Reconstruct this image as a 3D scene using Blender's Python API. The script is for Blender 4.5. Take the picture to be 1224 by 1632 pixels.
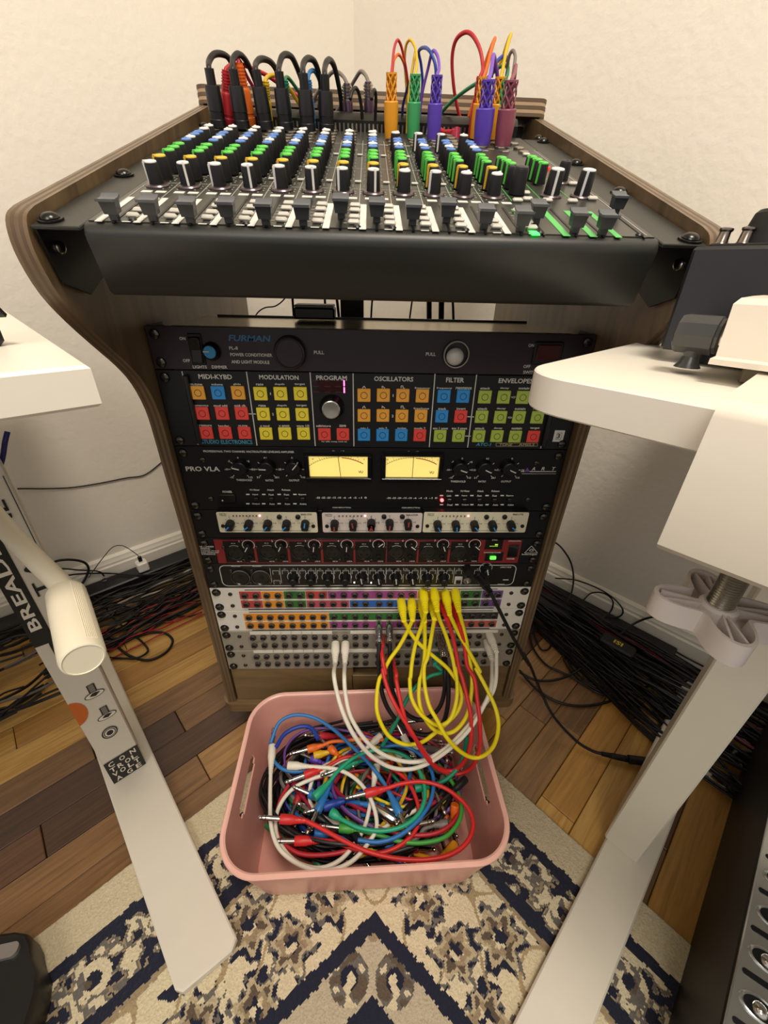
import bpy, math, random
from mathutils import Vector, Matrix
random.seed(7)
D = bpy.data
for o in list(D.objects): D.objects.remove(o)
scn = bpy.context.scene
COL = scn.collection
PI = math.pi
V = Vector

# ---------------------------------------------------------------- camera
IW, IH = 1224.0, 1632.0
FP, YAW, PITCH, ROLL = 655.53, .0446033, .526886, .0259298
CAM = V((-.0071419, -.4790822, .7562491))
def cam_axes():
    cy, sy, cp, sp = math.cos(YAW), math.sin(YAW), math.cos(PITCH), math.sin(PITCH)
    f = V((sy*cp, cy*cp, -sp)); r = V((cy, -sy, 0)); u = r.cross(f)
    c, s = math.cos(ROLL), math.sin(ROLL)
    return r*c + u*s, r*-s + u*c, f
CR, CU, CF = cam_axes()
cd = D.cameras.new('camera'); cam = D.objects.new('camera', cd); COL.objects.link(cam)
m = Matrix.Identity(4)
for i in range(3): m[i][0] = CR[i]; m[i][1] = CU[i]; m[i][2] = -CF[i]; m[i][3] = CAM[i]
cam.matrix_world = m
cd.sensor_fit = 'HORIZONTAL'; cd.sensor_width = 36; cd.lens = 36*FP/IW; cd.clip_start = .01
scn.camera = cam
# ---------------------------------------------------------------- world, lights, exposure
wd = D.worlds.new('world'); scn.world = wd; wd.use_nodes = True
wb = wd.node_tree.nodes['Background']; wb.inputs[0].default_value = (1.0, .955, .885, 1); wb.inputs[1].default_value = .56
def area(name, loc, target, sx, sy, power, col):
    l = D.lights.new(name, 'AREA'); l.shape = 'RECTANGLE'; l.size = sx; l.size_y = sy; l.energy = power; l.color = col
    o = D.objects.new(name, l); COL.objects.link(o); o.location = loc
    o.rotation_euler = (V(target)-V(loc)).to_track_quat('-Z', 'Y').to_euler(); return o
area('ceiling_lamp_light', (.25, -.75, 2.3), (.1, .1, .4), .45, .45, 21, (1, .91, .79))
area('room_lamp_light', (-.5, -1.9, 2.2), (-.1, 0, .5), .8, .8, 14, (1, .935, .85))
area('purple_strip_light', (-1.35, -.75, .75), (-.5, .2, .25), .5, .06, .7, (.62, .30, 1))
scn.view_settings.view_transform = 'Standard'; scn.view_settings.look = 'None'
scn.view_settings.exposure = 0.2; scn.view_settings.gamma = 1; scn.view_settings.use_curve_mapping = False

# ---------------------------------------------------------------- measuring helpers: rays of the survey photo met with real planes
def ray(px, py): return CR*((px-IW/2)/FP) - CU*((py-IH/2)/FP) + CF
def at_plane(px, py, n, c):
    d = ray(px, py); n = V(n); return CAM + d*((c - n.dot(CAM))/n.dot(d))
def at_y(px, py, y): return at_plane(px, py, (0, 1, 0), y)
def at_z(px, py, z): return at_plane(px, py, (0, 0, 1), z)
def at_x(px, py, x): return at_plane(px, py, (1, 0, 0), x)
def at_d(px, py, d): return CAM + ray(px, py)*d
def rk(px, py, y=-.003):
    p = at_y(px, py, y); return p.x, p.z
# room axes
RA = math.radians(41.5); UX = V((math.cos(RA), math.sin(RA), 0)); VX = V((-math.sin(RA), math.cos(RA), 0))
def uv(u, v, z=0): return UX*u + VX*v + V((0, 0, z))
# mixer frame
TH = math.atan(.354); MN = V((0, -math.sin(TH), math.cos(TH))); MT = V((0, math.cos(TH), math.sin(TH))); MO = V((0, -.113, .784))
MIXM = Matrix.Translation(MO) @ Matrix.Rotation(TH, 4, 'X')
def ms(px, py, h=0):
    X = at_plane(px, py, MN, MN.dot(MO)+h); return X.x, (X-MO).dot(MT)

# ---------------------------------------------------------------- materials
MATS = {}
def lin(c):
    if isinstance(c, str):
        c = [int(c[i:i+2], 16)/255 for i in (0, 2, 4)]
        c = [(x/12.92 if x <= .04045 else ((x+.055)/1.055)**2.4) for x in c]
    return (c[0], c[1], c[2], 1)
def mat(name, col, rough=.5, metal=0, emit=0, coat=0, noise=0, nscale=60, bump=0, bscale=300, spec=.5, bdist=.002):
    if name in MATS: return MATS[name]
    m = D.materials.new(name); m.use_nodes = True; nt = m.node_tree; b = nt.nodes['Principled BSDF']
    c = lin(col); b.inputs['Base Color'].default_value = c; b.inputs['Roughness'].default_value = rough
    b.inputs['Metallic'].default_value = metal; b.inputs['Coat Weight'].default_value = coat
    b.inputs['Specular IOR Level'].default_value = spec
    if emit: b.inputs['Emission Color'].default_value = c; b.inputs['Emission Strength'].default_value = emit
    tc = nt.nodes.new('ShaderNodeTexCoord')
    if True:
        n = nt.nodes.new('ShaderNodeTexNoise'); n.inputs['Scale'].default_value = nscale; n.inputs['Detail'].default_value = 3
        nt.links.new(tc.outputs['Object'], n.inputs['Vector'])
        r = nt.nodes.new('ShaderNodeMapRange'); k = noise or .06
        r.inputs['To Min'].default_value = 1-k; r.inputs['To Max'].default_value = 1+k
        nt.links.new(n.outputs['Fac'], r.inputs['Value'])
        mx = nt.nodes.new('ShaderNodeMix'); mx.data_type = 'RGBA'; mx.blend_type = 'MULTIPLY'; mx.inputs['Factor'].default_value = 1
        mx.inputs[6].default_value = c; nt.links.new(r.outputs[0], mx.inputs[7]); nt.links.new(mx.outputs[2], b.inputs['Base Color'])
    if bump:
        n2 = nt.nodes.new('ShaderNodeTexNoise'); n2.inputs['Scale'].default_value = bscale; n2.inputs['Detail'].default_value = 4
        nt.links.new(tc.outputs['Object'], n2.inputs['Vector'])
        bp = nt.nodes.new('ShaderNodeBump'); bp.inputs['Strength'].default_value = bump; bp.inputs['Distance'].default_value = bdist
        nt.links.new(n2.outputs['Fac'], bp.inputs['Height']); nt.links.new(bp.outputs[0], b.inputs['Normal'])
    MATS[name] = m; return m
def wood(name, c1, c2, scale=(6, 60, 60), rough=.45, coat=.2, dist=2.5, per_object=0):
    if name in MATS: return MATS[name]
    m = D.materials.new(name); m.use_nodes = True; nt = m.node_tree; b = nt.nodes['Principled BSDF']; L = nt.links.new
    tc = nt.nodes.new('ShaderNodeTexCoord'); mp = nt.nodes.new('ShaderNodeMapping'); mp.inputs['Scale'].default_value = scale
    L(tc.outputs['Object'], mp.inputs['Vector'])
    n = nt.nodes.new('ShaderNodeTexNoise'); n.inputs['Scale'].default_value = 1; n.inputs['Detail'].default_value = 6; n.inputs['Distortion'].default_value = dist
    n.inputs['Roughness'].default_value = .65; L(mp.outputs[0], n.inputs['Vector'])
    oi = nt.nodes.new('ShaderNodeObjectInfo')
    if per_object:
        cv = nt.nodes.new('ShaderNodeVectorMath'); cv.operation = 'ADD'; cx = nt.nodes.new('ShaderNodeMath'); cx.operation = 'MULTIPLY'; cx.inputs[1].default_value = 90
        L(oi.outputs['Random'], cx.inputs[0]); L(mp.outputs[0], cv.inputs[0]); L(cx.outputs[0], cv.inputs[1]); L(cv.outputs[0], n.inputs['Vector'])
    r = nt.nodes.new('ShaderNodeValToRGB'); r.color_ramp.elements[0].position = .32; r.color_ramp.elements[1].position = .68
    r.color_ramp.elements[0].color = lin(c1); r.color_ramp.elements[1].color = lin(c2)
    L(n.outputs['Fac'], r.inputs[0])
    out = r.outputs[0]
    if per_object:
        hv = nt.nodes.new('ShaderNodeHueSaturation'); mr = nt.nodes.new('ShaderNodeMapRange'); mr.inputs['To Min'].default_value = 1-per_object; mr.inputs['To Max'].default_value = 1+per_object
        L(oi.outputs['Random'], mr.inputs['Value']); L(mr.outputs[0], hv.inputs['Value']); L(out, hv.inputs['Color']); out = hv.outputs[0]
    L(out, b.inputs['Base Color']); b.inputs['Roughness'].default_value = rough; b.inputs['Coat Weight'].default_value = coat; b.inputs['Coat Roughness'].default_value = .3
    bp = nt.nodes.new('ShaderNodeBump'); bp.inputs['Strength'].default_value = .15; bp.inputs['Distance'].default_value = .001
    L(n.outputs['Fac'], bp.inputs['Height']); L(bp.outputs[0], b.inputs['Normal'])
    MATS[name] = m; return m

# ---------------------------------------------------------------- mesh builder
class MB:
    def __init__(s): s.v = []; s.f = []; s.mi = []; s.k = 0
    def add(s, vs, fs):
        o = len(s.v); s.v += [V(p) for p in vs]; s.f += [tuple(o+i for i in f) for f in fs]; s.mi += [s.k]*len(fs); return s
    def box(s, c, d, bev=0, rot=None):
        c = V(c); hx, hy, hz = d[0]/2, d[1]/2, d[2]/2
        if bev <= 0:
            vs = [V((x*hx, y*hy, z*hz)) for x in (-1, 1) for y in (-1, 1) for z in (-1, 1)]
            fs = [(0, 1, 3, 2), (4, 6, 7, 5), (0, 4, 5, 1), (2, 3, 7, 6), (0, 2, 6, 4), (1, 5, 7, 3)]
        else:
            b = min(bev, hx*.98, hy*.98, hz*.98); vs = []; idx = {}
            for x in (-1, 1):
                for y in (-1, 1):
                    for z in (-1, 1):
                        for a in range(3):
                            q = [x*(hx-b), y*(hy-b), z*(hz-b)]; q[a] = (x*hx, y*hy, z*hz)[a]
                            idx[(x, y, z, a)] = len(vs); vs.append(V(q))
            fs = []
            for a in range(3):
                for sg in (-1, 1):
                    e = [(1 if i == a else 0) for i in range(3)]; o = [i for i in range(3) if i != a]
                    loop = []
                    for p, q in ((-1, -1), (1, -1), (1, 1), (-1, 1)):
                        k = [0, 0, 0]; k[a] = sg; k[o[0]] = p; k[o[1]] = q; loop.append(idx[(k[0], k[1], k[2], a)])
                    fl = (sg > 0) == (a != 1)
                    fs.append(tuple(loop) if fl else tuple(reversed(loop)))
            for a in range(3):
                o = [i for i in range(3) if i != a]
                for p in (-1, 1):
                    for q in (-1, 1):
                        l = []
                        for (sg, ax) in ((-1, o[0]), (1, o[0]), (1, o[1]), (-1, o[1])):
                            k = [0, 0, 0]; k[a] = sg; k[o[0]] = p; k[o[1]] = q; l.append(idx[(k[0], k[1], k[2], ax)])
                        fs.append(tuple(l))
            for x in (-1, 1):
                for y in (-1, 1):
                    for z in (-1, 1): fs.append(tuple(idx[(x, y, z, a)] for a in range(3)))
            # orient outward
            g = []
            for f in fs:
                P = [vs[i] for i in f]; n = (P[1]-P[0]).cross(P[2]-P[0]); cc = sum(P, V((0, 0, 0)))/len(P)
                g.append(f if n.dot(cc) > 0 else tuple(reversed(f)))
            fs = g
        if rot is not None: vs = [rot @ p for p in vs]
        return s.add([p+c for p in vs], fs)
    def boxf(s, o, ax, ay, az, bev=0):     # box centred at o with full-size edge vectors
        ax, ay, az = V(ax), V(ay), V(az)
        R = Matrix((ax.normalized(), ay.normalized(), az.normalized())).transposed()
        return s.box(o, (ax.length, ay.length, az.length), bev, R)
    def lathe(s, prof, o, ax, seg=16, caps=True, sx=1, side=None):   # prof: (r, t)
        o = V(o); a = V(ax).normalized()
        b = V(side).normalized() if side is not None else (V((1, 0, 0)) if abs(a.x) < .8 else V((0, 1, 0)))
        b = (b - a*b.dot(a)).normalized(); c = a.cross(b); vs = []; fs = []
        for r, t in prof:
            for i in range(seg):
                an = 2*PI*i/seg; vs.append(o + a*t + b*(r*math.cos(an)*sx) + c*(r*math.sin(an)))
        for j in range(len(prof)-1):
            for i in range(seg):
                k = (i+1) % seg; fs.append((j*seg+i, j*seg+k, (j+1)*seg+k, (j+1)*seg+i))
        if caps:
            fs.append(tuple(reversed(range(seg)))); n = (len(prof)-1)*seg; fs.append(tuple(range(n, n+seg)))
        return s.add(vs, fs)
    def cyl(s, a, b, r, r2=None, seg=14): 
        a, b = V(a), V(b); return s.lathe([(r, 0), (r if r2 is None else r2, (b-a).length)], a, b-a, seg)
    def prism(s, pts, o, ax, ay, az):      # outline pts (2D) in ax, ay extruded by full vector az
        o, ax, ay, az = V(o), V(ax), V(ay), V(az); n = len(pts)
        vs = [o+ax*p[0]+ay*p[1] for p in pts] + [o+ax*p[0]+ay*p[1]+az for p in pts]
        area2 = sum(pts[i][0]*pts[(i+1) % n][1]-pts[(i+1) % n][0]*pts[i][1] for i in range(n))
        flip = (area2 > 0) == (ax.cross(ay).dot(az) > 0)
        bot = tuple(range(n)); top = tuple(range(n, 2*n)); fs = []
        if flip: fs = [tuple(reversed(bot)), top] + [(i, (i+1) % n, n+(i+1) % n, n+i) for i in range(n)]
        else: fs = [bot, tuple(reversed(top))] + [(i, n+i, n+(i+1) % n, (i+1) % n) for i in range(n)]
        return s.add(vs, fs)
    def poly(s, pts): return s.add(pts, [tuple(range(len(pts)))])
    def tube(s, pts, r, seg=8, caps=True):
        pts = [V(p) for p in pts]; n = len(pts); rr = r if isinstance(r, (list, tuple)) else [r]*n
        t = [(pts[min(i+1, n-1)]-pts[max(i-1, 0)]).normalized() for i in range(n)]
        a = t[0].orthogonal().normalized(); vs = []; fs = []
        for i in range(n):
            a = (a - t[i]*a.dot(t[i])); a = a.normalized() if a.length > 1e-6 else t[i].orthogonal().normalized(); c = t[i].cross(a)
            for k in range(seg):
                an = 2*PI*k/seg; vs.append(pts[i] + a*(rr[i]*math.cos(an)) + c*(rr[i]*math.sin(an)))
        for j in range(n-1):
            for i in range(seg):
                k = (i+1) % seg; fs.append((j*seg+i, j*seg+k, (j+1)*seg+k, (j+1)*seg+i))
        if caps: fs.append(tuple(reversed(range(seg)))); fs.append(tuple(range((n-1)*seg, n*seg)))
        return s.add(vs, fs)
    def mesh(s, name, mats, M=None, smooth=35):
        me = D.meshes.new(name); vs = s.v if M is None else [M @ p for p in s.v]
        me.from_pydata([tuple(p) for p in vs], [], s.f)
        for mm in (mats if isinstance(mats, (list, tuple)) else [mats]): me.materials.append(mm)
        if any(s.mi): me.polygons.foreach_set('material_index', s.mi)
        if smooth: 
            me.polygons.foreach_set('use_smooth', [True]*len(me.polygons)); me.set_sharp_from_angle(angle=math.radians(smooth))
        me.update(); return me
def spline(pts, n=8, closed=False):
    P = [V(p) for p in pts]; out = []
    if closed: P = [P[-1]]+P+[P[0], P[1]]
    else: P = [P[0]*2-P[1]] + P + [P[-1]*2-P[-2]]
    for i in range(1, len(P)-2):
        for k in range(n):
            t = k/n; a, b, c, d = P[i-1], P[i], P[i+1], P[i+2]
            out.append(.5*((2*b)+(c-a)*t+(2*a-5*b+4*c-d)*t*t+(3*b-a-3*c+d)*t**3))
    if not closed: out.append(P[-2])
    return out
def rrect(w, h, r, n=5):
    p = []
    for cx, cy, a0 in ((w/2-r, h/2-r, 0), (-w/2+r, h/2-r, 90), (-w/2+r, -h/2+r, 180), (w/2-r, -h/2+r, 270)):
        for i in range(n+1):
            a = math.radians(a0+90*i/n); p.append((cx+r*math.cos(a), cy+r*math.sin(a)))
    return p
# ---------------------------------------------------------------- objects
WM = {}
def link(o, parent, Mw):
    COL.objects.link(o)
    if parent is not None: o.parent = parent; o.matrix_basis = WM[parent.name].inverted() @ Mw
    else: o.matrix_basis = Mw
    WM[o.name] = Mw; return o
def tag(o, label=None, cat=None, group=None, kind=None):
    if label: o['label'] = label
    if cat: o['category'] = cat
    if group: o['group'] = group
    if kind: o['kind'] = kind
    return o
def thing(name, label, cat, loc=(0, 0, 0), M=None, group=None):
    o = D.objects.new(name, None); o.empty_display_size = .02
    link(o, None, M if M is not None else Matrix.Translation(V(loc))); return tag(o, label, cat, group)
def obj(name, mb, mats, parent=None, local=False, at=None, smooth=35, label=None):
    """mesh object; mb in world coordinates (or, local=True, in the parent's)"""
    if parent is not None:
        Mw = WM[parent.name]
        me = mb.mesh(name, mats, None if local else Mw.inverted(), smooth)
    else:
        Mw = Matrix.Translation(V(at) if at is not None else mb.v[0]); me = mb.mesh(name, mats, Mw.inverted(), smooth)
    o = D.objects.new(name, me); link(o, parent, Mw)
    if label: o['label'] = label
    return o
def inst(name, me, parent, Mlocal):
    o = D.objects.new(name, me); return link(o, parent, WM[parent.name] @ Mlocal)
def MT3(x, y, z): return Matrix.Translation(V((x, y, z)))
# ---------------------------------------------------------------- lettering
TXT = {}
def glyphs(s):
    if s not in TXT:
        c = D.curves.new('t', 'FONT'); c.body = s; c.resolution_u = 2; c.fill_mode = 'FRONT'; c.offset = .022
        o = D.objects.new('t', c); COL.objects.link(o)
        bpy.context.view_layer.update()
        me = D.meshes.new_from_object(o); vs = [v.co.copy() for v in me.vertices]; fs = [tuple(p.vertices) for p in me.polygons]
        D.objects.remove(o); D.curves.remove(c); D.meshes.remove(me)
        x0 = min(v.x for v in vs); x1 = max(v.x for v in vs); y0 = min(v.y for v in vs); y1 = max(v.y for v in vs)
        TXT[s] = (vs, fs, (x0, x1, y0, y1))
    return TXT[s]
def text(mb, s, o, ax, ay, h, w=None, shear=0):
    """letters centred at o, along unit ax / up unit ay; h = height, w = width to fit"""
    vs, fs, (x0, x1, y0, y1) = glyphs(s); k = h/(y1-y0); kx = k if w is None else w/(x1-x0)
    o, ax, ay = V(o), V(ax), V(ay); cx, cy = (x0+x1)/2, (y0+y1)/2
    mb.add([o + ax*((v.x-cx)*kx + shear*(v.y-cy)*k) + ay*((v.y-cy)*k) for v in vs], fs)
# ================================================================ SETTING
m_wall = mat('wall_paint', 'e6dfd2', .55, noise=.03, nscale=3, bump=.6, bscale=65, bdist=.0022)
m_trim = mat('trim_white', 'ece6d8', .35, noise=.02)
LW, RW = .784, .631      # left wall plane v = LW, right wall plane u = RW
def wall(name, a, b, n):
    mb = MB(); mb.boxf((a+b)/2 + V((0, 0, 1.25)) + n*.06, b-a, n*.12, (0, 0, 2.5))
    return tag(obj(name, mb, m_wall, at=a), kind='structure')
wall('wall_left', uv(-2.6, LW), uv(RW+.12, LW), VX)
wall('wall_right', uv(RW, LW), uv(RW, -2.6), UX)
mb = MB(); mb.boxf(uv(-1, -.9, 2.54), UX*3.4, VX*3.5, (0, 0, .08)); tag(obj('ceiling', mb, mat('ceiling_paint', 'efe9de', .7), at=uv(-1, -.9, 2.5)), kind='structure')
bp = [(0, 0), (.014, 0), (.014, .062), (.011, .066), (.011, .072), (.008, .078), (.0075, .084), (.003, .090), (0, .090)]
for nm, a, b, n in (('baseboard_left', uv(-2.6, LW), uv(RW, LW), -VX), ('baseboard_right', uv(RW, -2.6), uv(RW, LW-.014), -UX)):
    mb = MB(); mb.prism(bp, a+n*.0003, n, (0, 0, 1), b-a); tag(obj(nm, mb, m_trim, at=a, smooth=25), kind='structure')
# floor: one object per board
mb = MB(); mb.boxf(uv(-1, -.9, -.03), UX*3.3, VX*3.4, (0, 0, .046))
floor = tag(obj('floor', mb, mat('subfloor_dark', '1c130b', .8), at=uv(0, 0, 0)), kind='structure')
TONES = [('b58638', 'dbb066'), ('9f7434', 'c69248'), ('7c5a34', 'a67d4a'), ('65462a', '8c673f'), ('482c1a', '6d472a'), ('35200f', '5a3824')]
m_pl = [wood('board_%d' % i, a, b, (5, 95, 60), .38, .35, 1.6, .12) for i, (a, b) in enumerate(TONES)]
rnd = random.Random(11)
SW = .0571; PROTO = {}
def tone(u, v):
    if u < -.22 and v < .33: w = (0, .2, .5, 1.5, 4, 5)
    elif u < -.22 and v < .40: w = (.5, 1, 3, 3, 1, 0)
    elif v > .36: w = (5, 3, 1, .4, 0, 0)
    elif -.30 < v < -.17: w = (0, .3, 3, 3, .2, 0)
    elif -.42 < v <= -.30: w = (2, 4, 1, 0, 0, 0)
    elif v <= -.42: w = (0, .6, 2, 3, 1, 0)
    else: w = (1, 2, 3, 1.5, .3, 0)
    return rnd.choices(range(6), w)[0]
RM = Matrix.Rotation(RA, 4, 'Z'); nplank = 0
for k in range(-17, 7):
    v0 = .399 + k*SW; u = -1.25 - rnd.random()*.3
    if v0 + SW > LW-.012: SWk = LW-.013-v0
    else: SWk = SW
    if SWk < .01: continue
    while u < RW-.014:
        L = rnd.choice((.22, .28, .34, .40, .46, .55)); L = min(L, RW-.014-u)
        if L < .05: break
        t = tone(u+L/2, v0+SW/2)
        if not (u+L < -1.0 or v0 < -.75 or (v0 < -.15 and u+L < -.75)):
            key = (round(L, 3), t, round(SWk, 4))
            if key not in PROTO:
                b = MB(); b.box((0, 0, -.006), (L-.0012, SWk-.0009, .012), .0011); PROTO[key] = b.mesh('plank', m_pl[t])
            inst('plank', PROTO[key], floor, WM[floor.name].inverted() @ RM @ MT3(u+L/2, v0+SWk/2, rnd.uniform(-.0003, .0002))); nplank += 1
        u += L
print('planks', nplank)

# ================================================================ RUG (corner under the rack, pattern woven as coloured tufts)
def noise2(x, y, s=0):
    from mathutils import noise
    return noise.noise(V((x, y, s*7.3)))
RU, RV = .137, .088      # rug corner: u < RU, v < RV ... in room axes
# fit of the two visible rug edges
def rug_uv(p): return (p.dot(UX), p.dot(VX))
CRM, NAV, TAN, GRY, BRN, IVO = lin('cdbf9f'), lin('14182f'), lin('9c8a6c'), lin('6b665f'), lin('5f5142'), lin('d8caa9')
eL = rug_uv(at_z(200, 1380, .006)); eR = rug_uv(at_z(950, 1368, .006))
RV = eL[1]; RU = eR[0]
apex = rug_uv(at_z(597, 1452, .008))
def motif(a, b):     # stylised palmettes mirrored about the diagonal of the corner; a along the diagonal, b across it
    n1 = noise2(a*34, b*34, 1); n2 = noise2(a*85, b*85, 2); n3 = noise2(a*18, b*18, 3)
    w = n1*.75 + n2*.45
    if abs(n3) < .045 and n2 > -.2: return TAN
    if w > .34: return NAV if n2 > .05 else GRY
    if w > .24: return GRY
    if w < -.42: return BRN
    if w < -.34: return TAN
    return IVO
def rugcol(u, v):
    du, dv = RU-u, RV-v; e = min(du, dv); al = (u if dv < du else v)
    jag = noise2(u*160, v*160, 5)*.003
    e2 = e + jag
    if e2 < .052: return CRM
    if e2 < .066: return NAV
    if e2 < .125:                               # flower guard band
        s = (al % .085)/.085-.5; t = (e-.0955)/.03; r = math.hypot(s*2.6, t)
        n = noise2(u*70, v*70, 9) + .5*noise2(u*140, v*140, 4)
        if r < .28: return NAV if n > -.05 else BRN
        if r < .62: return IVO if n > -.15 else GRY
        if n > .12: return NAV
        if n < -.22: return IVO
        return GRY if n < 0 else TAN
    if e2 < .140: return NAV
    if e2 < .146: return TAN
    a = (apex[0]-u + apex[1]-v)/1.41421; b = abs((apex[0]-u) - (apex[1]-v))/1.41421      # a: down the diagonal from the medallion tip
    bs = b*1.0
    k = 1.28                                    # slope of the medallion
    j = noise2(u*210, v*210, 6)*.0035
    d = (a*.80 - bs*.62)/1.0 + j
    if d > 0 and a > 0:
        if d < .016: return NAV
        if d < .060:
            r = math.hypot(a-.062, bs-.028)/.024; n = noise2(a*95, b*95, 8)
            if r < .45: return NAV if n > -.1 else IVO
            if r < 1.0: return BRN if n > .12 else (IVO if n < -.22 else GRY)
            if math.hypot(a-.022, bs) < .008: return TAN
            return lin('bdb096')
        if d < .080: return NAV
        return IVO if noise2(a*60, b*60, 8) > -.2 else GRY
    # field flowers mirrored about the diagonal
    for (fa, fb, fr) in ((-.058, .055, .028), (-.012, .062, .030), (.035, .105, .030), (-.052, .012, .012), (-.05, .115, .03), (.02, .165, .034), (.09, .135, .03), (-.085, .16, .03), (.11, .2, .035)):
        r = math.hypot(a-fa, bs-fb)/fr; an = math.atan2(bs-fb, a-fa); rr = r*(1+.22*math.cos(6*an))+.4*j/.0035*.2
        n = noise2(a*110, bs*110, 12)
        if rr < .28: return NAV if n > -.15 else IVO
        if rr < .55: return BRN if n > .05 else TAN
        if rr < .72: return lin('b9aa8a')
        if rr < 1.0 and n > -.12: return GRY if n < .2 else NAV
    n3 = noise2(a*22, bs*22, 3)
    if abs(n3) < .05: return lin('a8946f')
    if noise2(a*50, bs*50, 15) > .40: return NAV
    return IVO
def make_rug():
    st = .0019; nu = 0
    U0, V0 = RU-.76, RV-.74
    import numpy as np
    nu, nv = int((RU-U0)/st), int((RV-V0)/st)
    vs = []; cols = []
    for i in range(nu+1):
        for j in range(nv+1):
            u = U0+i*st; v = V0+j*st; z = .0065 + (0 if i in (0, nu) or j in (0, nv) else .0011*noise2(u*260, v*260, 3)+.0006*noise2(u*60, v*60, 1))
            if i == nu or j == nv: z = .0015
            vs.append(tuple(uv(u, v, z)))
    fs = []; keep = []
    for i in range(nu):
        for j in range(nv):
            u = U0+(i+.5)*st; v = V0+(j+.5)*st
            p = uv(u, v)
            if p.y < -.62: continue
            fs.append((i*(nv+1)+j, (i+1)*(nv+1)+j, (i+1)*(nv+1)+j+1, i*(nv+1)+j+1)); cols.append(rugcol(u, v))
    me = D.meshes.new('rug'); me.from_pydata(vs, [], fs)
    ca = me.color_attributes.new('weave', 'FLOAT_COLOR', 'CORNER')
    ar = np.repeat(np.array(cols, dtype=np.float32), 4, axis=0).ravel(); ca.data.foreach_set('color', ar)
    me.polygons.foreach_set('use_smooth', [True]*len(fs)); me.update()
    m = D.materials.new('rug_pile'); m.use_nodes = True; nt = m.node_tree; b = nt.nodes['Principled BSDF']; L = nt.links.new
    at = nt.nodes.new('ShaderNodeAttribute'); at.attribute_name = 'weave'
    tc = nt.nodes.new('ShaderNodeTexCoord'); n = nt.nodes.new('ShaderNodeTexNoise'); n.inputs['Scale'].default_value = 420; n.inputs['Detail'].default_value = 3
    L(tc.outputs['Object'], n.inputs['Vector']); mr = nt.nodes.new('ShaderNodeMapRange'); mr.inputs['To Min'].default_value = .68; mr.inputs['To Max'].default_value = 1.3
    L(n.outputs['Fac'], mr.inputs['Value']); mx = nt.nodes.new('ShaderNodeMix'); mx.data_type = 'RGBA'; mx.blend_type = 'MULTIPLY'; mx.inputs['Factor'].default_value = 1
    L(at.outputs['Color'], mx.inputs[6]); L(mr.outputs[0], mx.inputs[7]); L(mx.outputs[2], b.inputs['Base Color'])
    b.inputs['Roughness'].default_value = .95; b.inputs['Sheen Weight'].default_value = .25
    bp = nt.nodes.new('ShaderNodeBump'); bp.inputs['Strength'].default_value = .7; bp.inputs['Distance'].default_value = .003
    L(n.outputs['Fac'], bp.inputs['Height']); L(bp.outputs[0], b.inputs['Normal'])
    me.materials.append(m); o = D.objects.new('rug', me); link(o, None, Matrix.Identity(4))
    tag(o, 'cream rug with navy border bands and a navy chevron medallion, under the pink bin', 'rug')
make_rug()

# ================================================================ RACK CABINET
RB = .17; U1 = .04445; W2 = .2413
m_ply = wood('stained_plywood', '4e3d29', '7b6446', (22, 22, 4), .42, .25, 1.2)
m_plyi = wood('stained_plywood_horizontal', '5a472d', '7d6642', (4, 22, 22), .42, .25, 1.2)
m_edge = mat('plywood_edge_dark', '57432e', .5, noise=.2, nscale=30)
m_edgl = mat('plywood_edge_light', 'a58a6c', .5, noise=.15, nscale=30)
m_blk = mat('black_metal', '0b0b0c', .38, spec=.4)
m_blks = mat('black_satin_metal', '14140f', .32, spec=.5)
m_rub = mat('black_rubber', '0a0a0b', .55)
m_chr = mat('chrome', 'c9c6c0', .16, 1)
m_stl = mat('nickel_steel', 'a8a39a', .3, 1)
m_scr = mat('dark_screw', '3a3a38', .25, 1)
cab = thing('rack_cabinet', 'brown stained plywood rack cabinet on casters with curved side panels, standing across the room corner', 'cabinet', (0, .2, 0))
prof = [(-.004, -.086), (-.006, .18), (-.009, .30), (-.012, .37), (-.013, .415), (-.016, .448), (-.029, .479), (-.048, .501), (-.074, .523), (-.099, .545), (-.118, .566), (-.1275, .588), (-.1285, .604), (-.124, .615), (-.113, .6215), (.35, .792), (.372, .797), (.42, .797), (.42, -.086)]
prof2 = [prof[0]]
sp = spline([V((a, b, 0)) for a, b in prof[1:15]], 3); prof2 += [(p.x, p.y) for p in sp] + prof[15:]
for sx, nm in ((-1, 'left'), (1, 'right')):
    # seven plies: alternating tones on the edge, like the real panel
    nply = 5; T = .0142; side = None
    mb = MB()
    for i in range(nply):
        x0 = sx*(W2+.0012) + sx*T*i/nply; sh = .0009 if i in (0, nply-1) else (.0 if i % 2 else -.0004)
        mb.k = 1 if i % 2 else 0
        pts = prof2
        mb.prism([(a, b+RB) for a, b in pts], (x0, 0, 0), (0, 1, 0), (0, 0, 1), (sx*T/nply, 0, 0))
    obj('side_panel', mb, [m_ply, m_edge], cab, smooth=25)
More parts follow.
